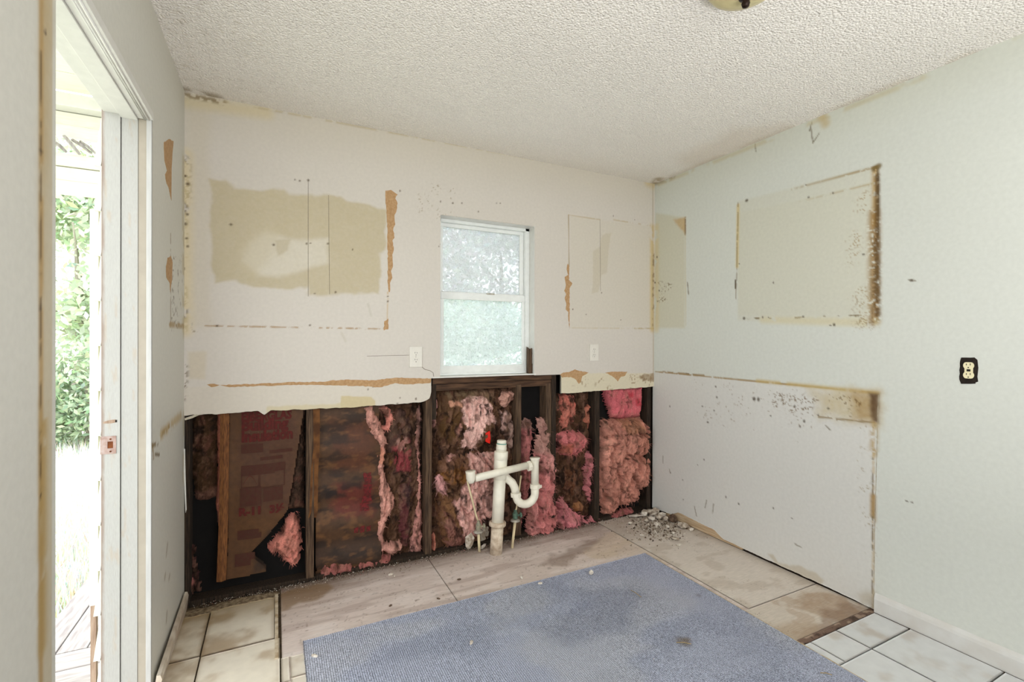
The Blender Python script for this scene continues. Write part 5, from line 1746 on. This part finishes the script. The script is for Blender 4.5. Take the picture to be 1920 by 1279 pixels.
b0 = Vector((*fl(899, 1034), 0))
t0 = P3(897, 997, b0.y)
supply('supply_pipe', 'cream supply stub with corroded valve and long riser, left of the drain', b0, t0, None, [P3(893, 968, b0.y), P3(886, 940, b0.y - 0.01), P3(876, 902, b0.y - 0.02)], M['brass'], 1)
b0 = Vector((*fl(960, 1027), 0))
t0 = P3(966, 976, b0.y)
supply('supply_pipe', 'cream supply stub with green valve under the trap, right of the drain', b0, t0, None, [P3(968, 955, b0.y), P3(971, 935, b0.y + 0.01), P3(977, 892, b0.y + 0.02)],
       mat('green_corroded_brass', (92, 122, 104), 0.6, 0.2, 60, rgb2=(60, 76, 66)), 1)

# ================================================================== OUTLETS
def recept(e, plane, u, v, mt, off, h=0.0):
    """duplex receptacle: two faces with slots and a ground hole; u,v centre"""
    for dv in (0.0195, -0.0195):
        pts = []
        for k_ in range(28):
            t = 2 * math.pi * k_ / 28
            pts.append((u + 0.0165 * math.cos(t), v + dv + max(-0.0135, min(0.0135, 0.0165 * math.sin(t)))))
        fc = patch('receptacle_face', plane, pts, mt, e, off + 0.002, off - 0.004)
        s = 1
        for du, hh in ((-0.006, 0.008), (0.006, 0.0065)):
            patch('slot', plane, [(u + du - 0.0011, v + dv + 0.001), (u + du + 0.0011, v + dv + 0.001), (u + du + 0.0011, v + dv + 0.001 + hh), (u + du - 0.0011, v + dv + 0.001 + hh)],
                  M['slot'], fc, off + 0.0025, off)
        patch('ground_hole', plane, [(u + 0.0024 * math.cos(a), v + dv - 0.008 + 0.0024 * math.sin(a)) for a in np.linspace(0, 2 * math.pi, 10)[:-1]], M['slot'], fc, off + 0.0025, off)


def plate_outlet(x0, x1, z0, z1, label):
    e = empty('wall_outlet', ((x0 + x1) / 2, 0, z0))
    tag(e, label, 'outlet', 'white wall outlets')
    bm = bmesh.new()
    box_bm(bm, (x0, -0.0065, z0), (x1, 0.001, z1), 0.002)
    bm_obj('cover_plate', bm, M['outlet_white'], e)
    recept(e, 'B', (x0 + x1) / 2, (z0 + z1) / 2, M['outlet_white'], 0.0066)
    lathe('screw', [(0, -0.0012), (0.0028, -0.0008), (0.003, 0.001)], ((x0 + x1) / 2, -0.0068, (z0 + z1) / 2), M['chromedirty'], e, 10, (0, 1, 0))
    return e


plate_outlet(1.072, 1.146, 1.114, 1.232, 'white duplex wall outlet left of the window')
plate_outlet(2.328, 2.402, 1.129, 1.243, 'white duplex wall outlet between the window and the right corner')
e = empty('wall_outlet', (W, -1.794, 1.098))
tag(e, 'ivory duplex outlet without a cover plate in a dark hole, right wall', 'outlet')
hole = jag(rws([(1802, 671), (1828, 670), (1833, 675), (1834, 690), (1832, 706), (1834, 716), (1829, 717), (1829, 720), (1802, 720), (1799, 712), (1800, 682)]), 0.012, 0.0012, 8)
patch('electrical_box', 'R', hole, M['box'], e, 0.0012)
uc, vc = rw(1817, 694.5)
bmx = [(uc - 0.017, vc - 0.048), (uc + 0.017, vc - 0.048), (uc + 0.017, vc + 0.048), (uc - 0.017, vc + 0.048)]
patch('mounting_strap', 'R', [(uc - 0.010, vc - 0.050), (uc + 0.010, vc - 0.050), (uc + 0.010, vc + 0.050), (uc - 0.010, vc + 0.050)], M['box'], e, 0.003)
patch('receptacle_body', 'R', [(uc - 0.013, vc - 0.022), (uc + 0.013, vc - 0.022), (uc + 0.013, vc + 0.022), (uc - 0.013, vc + 0.022)], M['ivory'], e, 0.0045)
patch('screw_recess', 'R', [(uc - 0.006, vc - 0.0045), (uc + 0.006, vc - 0.0045), (uc + 0.006, vc + 0.0045), (uc - 0.006, vc + 0.0045)], M['slot'], e, 0.0052)
recept(e, 'R', uc, vc, M['ivory'], 0.0050)

# ================================================================== CEILING LIGHT
lc = Vector((1.722, -1.672, H))
cl = empty('ceiling_light', lc)
tag(cl, 'amber glass dome ceiling light with a dark finial, cut by the top edge', 'ceiling light')
lathe('ceiling_plate', [(0, 0), (0.09, 0), (0.09, -0.018), (0, -0.018)], lc, M['bronze'], cl, 40)
R_ = 0.118
prof_ = [(R_, -0.012), (R_ + 0.003, -0.020)] + [(R_ * math.cos(t), -0.022 - 0.055 * math.sin(t)) for t in np.linspace(0.05, math.pi / 2, 9)]
lathe('glass_shade', prof_, lc, M['amber'], cl, 48)
lathe('finial', [(0, -0.070), (0.020, -0.074), (0.020, -0.080), (0.009, -0.086), (0.013, -0.096), (0.010, -0.106), (0.0, -0.110)], lc, M['bronze'], cl, 20)

# ================================================================== RUG
def make_rug():
    x0, x1, y0, y1 = 0.492, 2.354, -2.35, -0.530
    res = 0.009
    nx, ny = int((x1 - x0) / res) + 1, int((y1 - y0) / res) + 1
    X, Y = np.meshgrid(np.linspace(x0, x1, nx), np.linspace(y0, y1, ny), indexing='ij')
    e = np.minimum(np.minimum(X - x0, x1 - X), np.minimum(Y - y0, y1 - Y))
    Z = 0.0085 + 0.006 * (fbm(X * 2.2, Y * 2.2, 3, 401) - 0.45) * sstep(0, 0.15, e)
    Zb = np.full(X.shape, 0.0022)
    jx = 0.0016 * (fbm(X * 90, Y * 90, 2, 403) - 0.5) * sstep(0.012, 0, e) * 2
    p = Paint(X.ravel(), Y.ravel(), (160, 165, 184), 0.05, 405, 3)
    x, y = X.ravel(), Y.ravel()
    p.mix(sstep(0.50, 0.70, fbm(x * 2.6, y * 5, 4, 407)) * 0.4, (132, 138, 156))
    p.mix(sstep(0.50, 0.66, fbm(x * 2.0 + 5, y * 3, 4, 409)) * 0.4, (180, 181, 188))
    p.poly(fls([(1000, 1190), (1130, 1100), (1200, 1110), (1180, 1180), (1060, 1220)]), (120, 126, 146), 0.06, 8, 0.06, 0.5)
    p.dots([(*fl(1281, 1207), 0.025), (*fl(1288, 1203), 0.02)], (112, 98, 80), 0.6)
    p.dots([(*fl(1310, 1120), 0.015)], (108, 104, 104), 0.5)
    idx = np.arange(nx * ny).reshape(nx, ny)
    F = np.stack([idx[:-1, :-1].ravel(), idx[1:, :-1].ravel(), idx[1:, 1:].ravel(), idx[:-1, 1:].ravel()], 1)
    ring = np.concatenate([idx[:, 0], idx[-1, 1:], idx[-2::-1, -1], idx[0, -2:0:-1]])
    co = np.stack([(X + jx).ravel(), (Y + jx).ravel(), Z.ravel()], 1)
    c2 = co[ring].copy()
    c2[:, 2] = 0.0022
    k_ = len(ring)
    n2 = np.arange(k_) + nx * ny
    F = np.concatenate([F, np.stack([ring, np.roll(ring, -1), np.roll(n2, -1), n2], 1)])
    root = empty('carpet_remnant', ((x0 + x1) / 2, (y0 + y1) / 2, 0))
    tag(root, 'blue-grey ribbed carpet remnant lying over the stripped floor', 'rug')
    obj_data('pile', np.concatenate([co, c2]), F, M['rug'], root, col=np.concatenate([p.c, p.c[ring] * 0.7]))
    poly = jag([(x0 + 0.01, y0), (x1 + 0.012, y0), (x1 + 0.012, y1 + 0.004), (x0 + 0.01, y1 + 0.003)], 0.03, 0.002, 12)
    patch('backing', 'F', poly, mat('jute_backing', (196, 176, 142), 0.95, 0.15, 60), root, 0.0040, 0.0018)


make_rug()

# ================================================================== DEBRIS
def chunk(name, x, y, z, sx, sy, sz, seed, material, rotz=0.0, tilt=0.0):
    r = random.Random(seed)
    bm = bmesh.new()
    bmesh.ops.create_icosphere(bm, subdivisions=1, radius=0.5)
    for v in bm.verts:
        v.co *= r.uniform(0.75, 1.2)
        v.co = Vector((v.co.x * sx, v.co.y * sy, v.co.z * sz))
    R = Matrix.Rotation(rotz, 3, 'Z') @ Matrix.Rotation(tilt, 3, 'X')
    for v in bm.verts:
        v.co = R @ v.co
    lo = min(v.co.z for v in bm.verts)
    for v in bm.verts:
        v.co += Vector((x, y, z - lo))
    return bm_obj(name, bm, material)


pile = [(1190, 967, .10, .05, .012, 'debris_w'), (1216, 962, .05, .05, .03, 'debris'), (1226, 966, .07, .045, .03, 'debris'), (1243, 960, .06, .05, .04, 'debris'),
        (1252, 966, .05, .012, .03, 'debris_w'), (1262, 978, .045, .04, .05, 'debris_d'), (1208, 968, .04, .03, .03, 'debris_w'), (1236, 972, .05, .04, .025, 'debris'),
        (1222, 974, .05, .035, .02, 'debris_w'), (1282, 990, .07, .045, .03, 'debris'), (1276, 985, .06, .03, .02, 'debris_w'), (1296, 994, .03, .025, .02, 'debris_w'),
        (1181, 981, .028, .02, .014, 'debris_w'), (1231, 984, .03, .028, .02, 'debris_w'), (1212, 977, .03, .02, .02, 'debris'), (1204, 1004, .026, .022, .016, 'debris_w'),
        (1252, 989, .022, .02, .016, 'debris_w'), (1266, 1010, .05, .035, .012, 'debris'), (1262, 1000, .02, .016, .012, 'debris_w'), (1273, 1022, .03, .02, .01, 'debris_w'),
        (1248, 976, .04, .03, .025, 'debris'), (1200, 958, .06, .04, .03, 'debris'), (1232, 955, .06, .05, .03, 'debris_d'), (1215, 985, .025, .02, .015, 'debris')]
lab = {'debris_w': 'pale gypsum fragment in the rubble heap in the right corner', 'debris': 'grey plaster fragment in the rubble heap in the right corner',
       'debris_d': 'dark lump in the rubble heap in the right corner'}
own = {(1190, 967): 'long flat pale slab at the left end of the corner rubble', (1262, 978): 'dark round lump at the right side of the corner rubble',
       (1232, 955): 'dark lump at the back of the rubble, right in the corner', (1266, 1010): 'flat grey flake lying in front of the corner rubble',
       (1273, 1022): 'thin pale flake in front of the rubble, nearest the carpet', (1204, 1004): 'single pale crumb on bare floor before the corner rubble',
       (1181, 981): 'small pale piece just left of the corner rubble', (1252, 966): 'thin pale shard against the right wall in the rubble',
       (1282, 990): 'large grey lump at the right end of the rubble by the wall', (1296, 994): 'pale bit at the far right tip of the rubble, by the wall',
       (1200, 958): 'grey chunk at the back left of the rubble, below the salmon batt', (1243, 960): 'tallest grey chunk of the rubble, by the right wall'}
for i, (px, py, a, b, c, mt_) in enumerate(pile):
    x, y = fl(px, py, 0.006)
    x = min(x, W - a * 0.8)
    y = min(y, -b * 0.8)
    o = chunk('plaster_chunk', x, y, 0.0, a * 1.3, b * 1.3, c * 1.35, 500 + i, M[mt_], rng.uniform(-0.6, 0.6), rng.uniform(-0.3, 0.3))
    tag(o, own.get((px, py), lab[mt_]), 'rubble', 'rubble in the right corner' if (px, py) in own else 'rubble in the right corner, ' + {'debris_w': 'pale', 'debris': 'grey', 'debris_d': 'dark'}[mt_])
x, y = fl(1109, 1078, 0.01)
tag(chunk('pebble', x, y, 0.0085, .030, .026, .026, 600, M['debris_w'], 0.3), 'small white pebble lying on the carpet near its far edge', 'pebble')
x, y = fl(907, 1031, 0.0)
tag(chunk('tile_chip', x, y + 0.01, 0.0, .060, .016, .045, 601, M['debris_w'], 0.5, 0.5), 'pale oval chip leaning between the left supply and the drain', 'chip')
x, y = fl(884, 1036, 0.0)
tag(chunk('plaster_lump', x, y + 0.03, 0.0, .07, .05, .12, 602, M['debris'], 0.5, 0.2), 'grey plaster lump behind the left supply pipe', 'rubble')
x, y = fl(905, 1015, 0.0)
tag(chunk('plaster_lump', x - 0.01, y - 0.02, 0.0, .10, .05, .13, 603, M['debris'], 0.2, 0.1), 'grey crumpled lump between the left supply pipe and the drain', 'rubble')
singles = [(590, 1233, 0.0085, .022, 'pale crumb on the near left corner of the carpet'), (884, 1207, 0.0085, .02, 'pale sliver in the middle of the carpet'), (1013, 1096, 0.0085, .018, 'yellowish crumb on the far edge of the carpet'),
           (733, 1079, 0, .022, 'white flake on the plywood left of the pipes'), (740, 1081, 0, .016, 'small grey flake on the plywood beside a white one'), (822, 1124, 0, .016, 'dark speck on the plywood above the carpet edge'),
           (732, 1137, 0, .016, 'brown speck standing on the pale plywood left of the carpet'), (978, 1085, 0, .02, 'thin white sliver on the plywood before the carpet'), (861, 1088, 0, .016, 'dark crumb on the plywood before the pipes')]
for i, (px, py, z, s, lb) in enumerate(singles):
    x, y = fl(px, py, z)
    tag(chunk('crumb', x, y, z, s * 1.5, s * 0.7, s * 0.6, 610 + i, M['debris_d'] if ('dark' in lb or 'brown' in lb) else M['debris_w'], rng.uniform(0, 3)), lb, 'crumb')
# straw wisps on the carpet
for i, (a, b, lb) in enumerate((((1183, 1107), (1202, 1120), 'pale straw lying across the far right of the carpet'), ((1538, 1262), (1560, 1266), 'grey twig on the near right edge of the carpet'), ((1268, 1205), (1296, 1208), 'dry grass wisp on the brown spot of the carpet'))):
    A, B_ = fl(*a, 0.011), fl(*b, 0.011)
    tag(tube('straw', [(A[0], A[1], 0.0115), ((A[0] + B_[0]) / 2, (A[1] + B_[1]) / 2, 0.015), (B_[0], B_[1], 0.0115)], 0.0016, M['twig'], None, 6), lb, 'straw')


def crumbs():
    r = np.random.RandomState(77)
    V, F = [], []
    C = []

    def one(x, y, s, c, z=0.0):
        b = len(V)
        q = [np.array([x + s * r.uniform(-1, 1), y + s * r.uniform(-1, 1), z]) for _ in range(3)] + [np.array([x, y, z + s * r.uniform(0.5, 1.2)])]
        V.extend(q)
        F.extend([(b, b + 1, b + 3), (b + 1, b + 2, b + 3), (b + 2, b, b + 3)])
        C.extend([c] * 4)
    pal = [lin((214, 206, 194)), lin((160, 146, 130)), lin((104, 84, 68)), lin((62, 48, 38)), lin((176, 110, 104))]
    for _ in range(3200):                     # along the foot of the open wall
        x = r.uniform(0.03, W - 0.02)
        y = -abs(r.normal(0, 0.035)) + 0.01
        one(x, y, r.uniform(0.001, 0.005), pal[r.choice(5, p=[.24, .24, .27, .2, .05])])
    for _ in range(1500):                     # under the rubble heap
        x, y = fl(1235 + r.normal(0, 30), 980 + r.normal(0, 16))
        x, y = min(x, W - 0.01), min(y, -0.01)
        one(x, y, r.uniform(0.003, 0.013), pal[r.choice(4, p=[.3, .4, .2, .1])])
    for _ in range(420):
        x, y = r.uniform(0.45, W - 0.02), -abs(r.normal(0, 0.22))
        if y > -0.51: one(x, y, r.uniform(0.001, 0.003), pal[r.choice(4)])
    for _ in range(160):
        x, y = r.uniform(0.52, 2.3), r.uniform(-1.8, -0.56)
        one(x, y, r.uniform(0.001, 0.0028), pal[r.choice(3, p=[.6, .2, .2])], 0.010)
    for _ in range(200):
        x, y = r.uniform(2.36, 2.43), r.uniform(-1.4, -0.6)
        one(x, y, r.uniform(0.001, 0.003), pal[r.choice(4)])
    o = obj_data('wall_crumbs', np.array(V), np.array(F), M['blade'], None, col=np.array(C))
    tag(o, 'fine plaster crumbs and dust along the foot of the open wall', 'crumbs', kind='stuff')


crumbs()

# ================================================================== OUTSIDE
# porch landing boards
for k in range(6):
    y0 = -0.66 - 0.1 + k * 0.148
    o = box('deck_board', (-2.0, y0, -0.19), (-0.18, y0 + 0.142, -0.15), M['deck_x'], None, 0.003)
    tag(o, ['first', 'second', 'third', 'fourth', 'fifth', 'sixth'][k] + ' crosswise porch board counted outward from the doorway', 'deck board', 'crosswise porch boards')
for k in range(4):
    x0 = -0.612 + k * 0.113
    o = box('deck_board', (x0, 0.132, -0.19), (x0 + 0.107, 1.15, -0.152), M['deck'], None, 0.003)
    tag(o, ['lengthwise porch board at the outer edge of the deck', 'second lengthwise porch board from the outer deck edge', 'third lengthwise porch board from the outer deck edge', 'lengthwise porch board closest to the house wall'][k], 'deck board', 'lengthwise porch boards')
for z0, z1, y0, lb in ((2.128, 2.204, 0.98, 'lowest white board of the porch beam'), (2.208, 2.288, 1.0, 'middle white board of the porch beam'), (2.292, 2.366, 0.99, 'upper white board of the porch beam under the hole'),
                       (2.468, 2.535, 0.99, 'white porch board just above the broken hole'), (2.539, 2.618, 1.01, 'second white porch board above the hole')):
    tag(box('porch_beam_board', (-2.6, y0, z0), (-0.17, y0 + 0.05, z1), M['porch'], None, 0.004), lb, 'board')
tag(box('porch_rafter_trim', (-2.6, 0.92, 2.622), (-0.17, 1.06, 2.70), M['trim'], None, 0.004), 'white trim board under the porch ceiling', 'board')
for k in range(10):
    y0 = -1.6 + k * 0.252
    tag(box('porch_ceiling_board', (-2.6, y0, 2.705 - 0.0), (-0.165, y0 + 0.248, 2.725), M['porch'], None, 0.002), 'white board of the porch ceiling outside the doorway', 'board', 'porch ceiling boards')
for i, (a, b, w_) in enumerate((((120, 255), (150, 290), 0.020), ((135, 262), (172, 288), 0.016), ((150, 265), (182, 290), 0.014), ((104, 268), (125, 286), 0.02))):
    A, B_ = at(*a, 1, 0.97), at(*b, 1, 0.965)
    tag(tube('splintered_lath', [A, (A + B_) / 2 + np.array([0, -0.02, 0.004]), B_], [w_ * 0.5, w_ * 0.6, w_ * 0.4], M['deck'], None, 4, False),
        ['longest splintered lath hanging in the porch roof hole', 'middle splintered lath in the porch roof hole', 'dark splintered lath at the right of the porch roof hole', 'short lath stub at the left of the porch roof hole'][i], 'lath')

bm = bmesh.new()
bmesh.ops.create_grid(bm, x_segments=40, y_segments=40, size=30)
for v in bm.verts:
    v.co.z = -0.42 + 0.05 * math.sin(v.co.x * 0.9) * math.cos(v.co.y * 0.7)
for f in bm.faces: f.smooth = True
g = bm_obj('ground_lawn', bm, M['lawn'])
struct(g, 'bright overgrown lawn outside')


def grass():
    r = np.random.RandomState(5)
    V, F, C = [], [], []
    for _ in range(9000):
        y = r.uniform(1.0, 7.5)
        cx = 0.39 - 0.285 * (y + 2.69)
        x = cx + r.normal(0, 0.22 * (y + 2.69) / 4)
        if x > -0.65 and y < 1.2: continue
        h = r.uniform(0.06, 0.26)
        a = r.uniform(0, math.pi)
        w_ = 0.006
        lx, ly = r.normal(0, 0.05), r.normal(0, 0.05)
        b = len(V)
        V += [(x - w_ * math.cos(a), y - w_ * math.sin(a), -0.43), (x + w_ * math.cos(a), y + w_ * math.sin(a), -0.43), (x + lx, y + ly, -0.42 + h)]
        F.append((b, b + 1, b + 2))
        c = lin((206 + r.randint(-20, 30), 210 + r.randint(-20, 25), 190 + r.randint(-20, 40)))
        C += [c] * 3
    o = obj_data('grass', np.array(V), np.array(F), M['blade'], None, col=np.array(C))
    tag(o, 'tall bright grass beyond the porch', 'grass', kind='stuff')


grass()


def tree(name, label, x, y, z, blobs, n, leaf, tone, seed, trunk_h, group):
    r = np.random.RandomState(seed)
    e = empty(name, (x, y, z))
    tag(e, label, 'tree' if 'tree' in name else 'shrub', group)
    V = np.empty((n * 4, 3))
    C = np.empty((n * 4, 3))
    bl = np.array(blobs)
    pick = r.randint(0, len(bl), n)
    d = r.normal(size=(n, 3))
    d /= np.linalg.norm(d, axis=1)[:, None]
    rad = r.uniform(0.25, 1.0, n) ** 0.45
    c = bl[pick, :3] + d * rad[:, None] * bl[pick, 3:6]
    u = r.normal(size=(n, 3))
    u /= np.linalg.norm(u, axis=1)[:, None]
    v = np.cross(u, r.normal(size=(n, 3)))
    v /= np.linalg.norm(v, axis=1)[:, None] + 1e-9
    s = leaf * r.uniform(0.6, 1.4, n)[:, None]
    V[0::4], V[1::4], V[2::4], V[3::4] = c - u * s, c - v * s * 0.45, c + u * s, c + v * s * 0.45
    V += np.array([x, y, z])
    t = np.array(tone, float)[None, :] + r.normal(0, 14, (n, 1)) + r.normal(0, 6, (n, 3))
    col = lin(np.clip(t, 5, 250))
    for k_ in range(4): C[k_::4] = col
    F = np.arange(n * 4).reshape(n, 4)
    cr = obj_data('leaves', V, F, M['leaf'], e, col=C)
    cr['kind'] = 'stuff'
    top = Vector((x, y, z + trunk_h))
    tr = tube('trunk', [(x, y, z), (x + 0.06, y + 0.05, z + trunk_h * 0.5), top], [0.10 * trunk_h / 2.5, 0.07 * trunk_h / 2.5, 0.03], M['bark'], e, 10)
    for k_ in range(5):
        a = r.uniform(0, 2 * math.pi)
        b0_ = Vector((x + 0.05, y + 0.04, z + trunk_h * r.uniform(0.4, 0.9)))
        L = trunk_h * r.uniform(0.25, 0.5)
        tube('branch', [b0_, b0_ + Vector((math.cos(a) * L * 0.5, math.sin(a) * L * 0.5, L * 0.3)), b0_ + Vector((math.cos(a) * L, math.sin(a) * L, L * 0.75))], [0.03, 0.022, 0.01], M['bark'], tr, 6)
    return e


G1 = 'trees and shrubs beyond the porch'
tree('leafy_tree', 'large pale green tree beyond the porch lawn', -3.0, 9.0, -0.42, [(0, 0, 3.2, 2.0, 1.4, 1.6), (0.9, 0.2, 2.0, 1.3, 1.0, 1.1), (-0.8, 0, 4.6, 1.6, 1.2, 1.3), (0.6, 0, 4.4, 1.5, 1.2, 1.2)], 15000, 0.085, (206, 216, 192), 31, 3.4, G1)
tree('leafy_tree', 'tree showing at the right in the doorway, nearer the house', -1.2, 8.2, -0.42, [(0, 0, 2.9, 1.2, 1.1, 1.5), (0.3, 0.2, 4.2, 1.3, 1.2, 1.2)], 9000, 0.08, (204, 214, 190), 33, 3.0, G1)
tree('dense_shrub', 'dense dark green shrub low beyond the porch lawn', -2.2, 6.6, -0.42, [(0, 0, 0.9, 0.9, 0.7, 0.8), (-0.7, 0.2, 0.7, 0.8, 0.7, 0.7), (0.7, 0.1, 0.8, 0.7, 0.7, 0.75)], 12000, 0.05, (178, 192, 164), 35, 1.0, G1)
G2 = 'trees beyond the window'
tree('leafy_tree', 'grey-green tree behind the upper window pane', 3.0, 7.0, -0.42, [(0, 0, 3.4, 1.6, 1.2, 1.5), (-1.2, 0.3, 4.4, 1.4, 1.1, 1.1)], 6500, 0.08, (212, 215, 213), 37, 3.6, G2)
tree('leafy_tree', 'tree crown at the right in the window', 5.4, 8.0, -0.42, [(0, 0, 3.6, 1.6, 1.3, 1.6), (0.4, 0.2, 4.9, 1.4, 1.2, 1.2)], 6500, 0.08, (210, 214, 212), 39, 3.8, G2)
tree('dense_shrub', 'bushy green shrub behind the lower window pane, left', 2.7, 5.2, -0.42, [(0, 0, 1.0, 1.1, 0.8, 1.1), (0.3, 0, 1.9, 0.8, 0.7, 0.6)], 9000, 0.05, (196, 206, 198), 41, 1.2, G2)
tree('dense_shrub', 'bushy green shrub behind the lower window pane, right', 4.3, 5.6, -0.42, [(0, 0, 1.0, 1.2, 0.8, 1.1), (-0.4, 0, 1.9, 0.9, 0.7, 0.6)], 9000, 0.05, (190, 202, 198), 43, 1.2, G2)
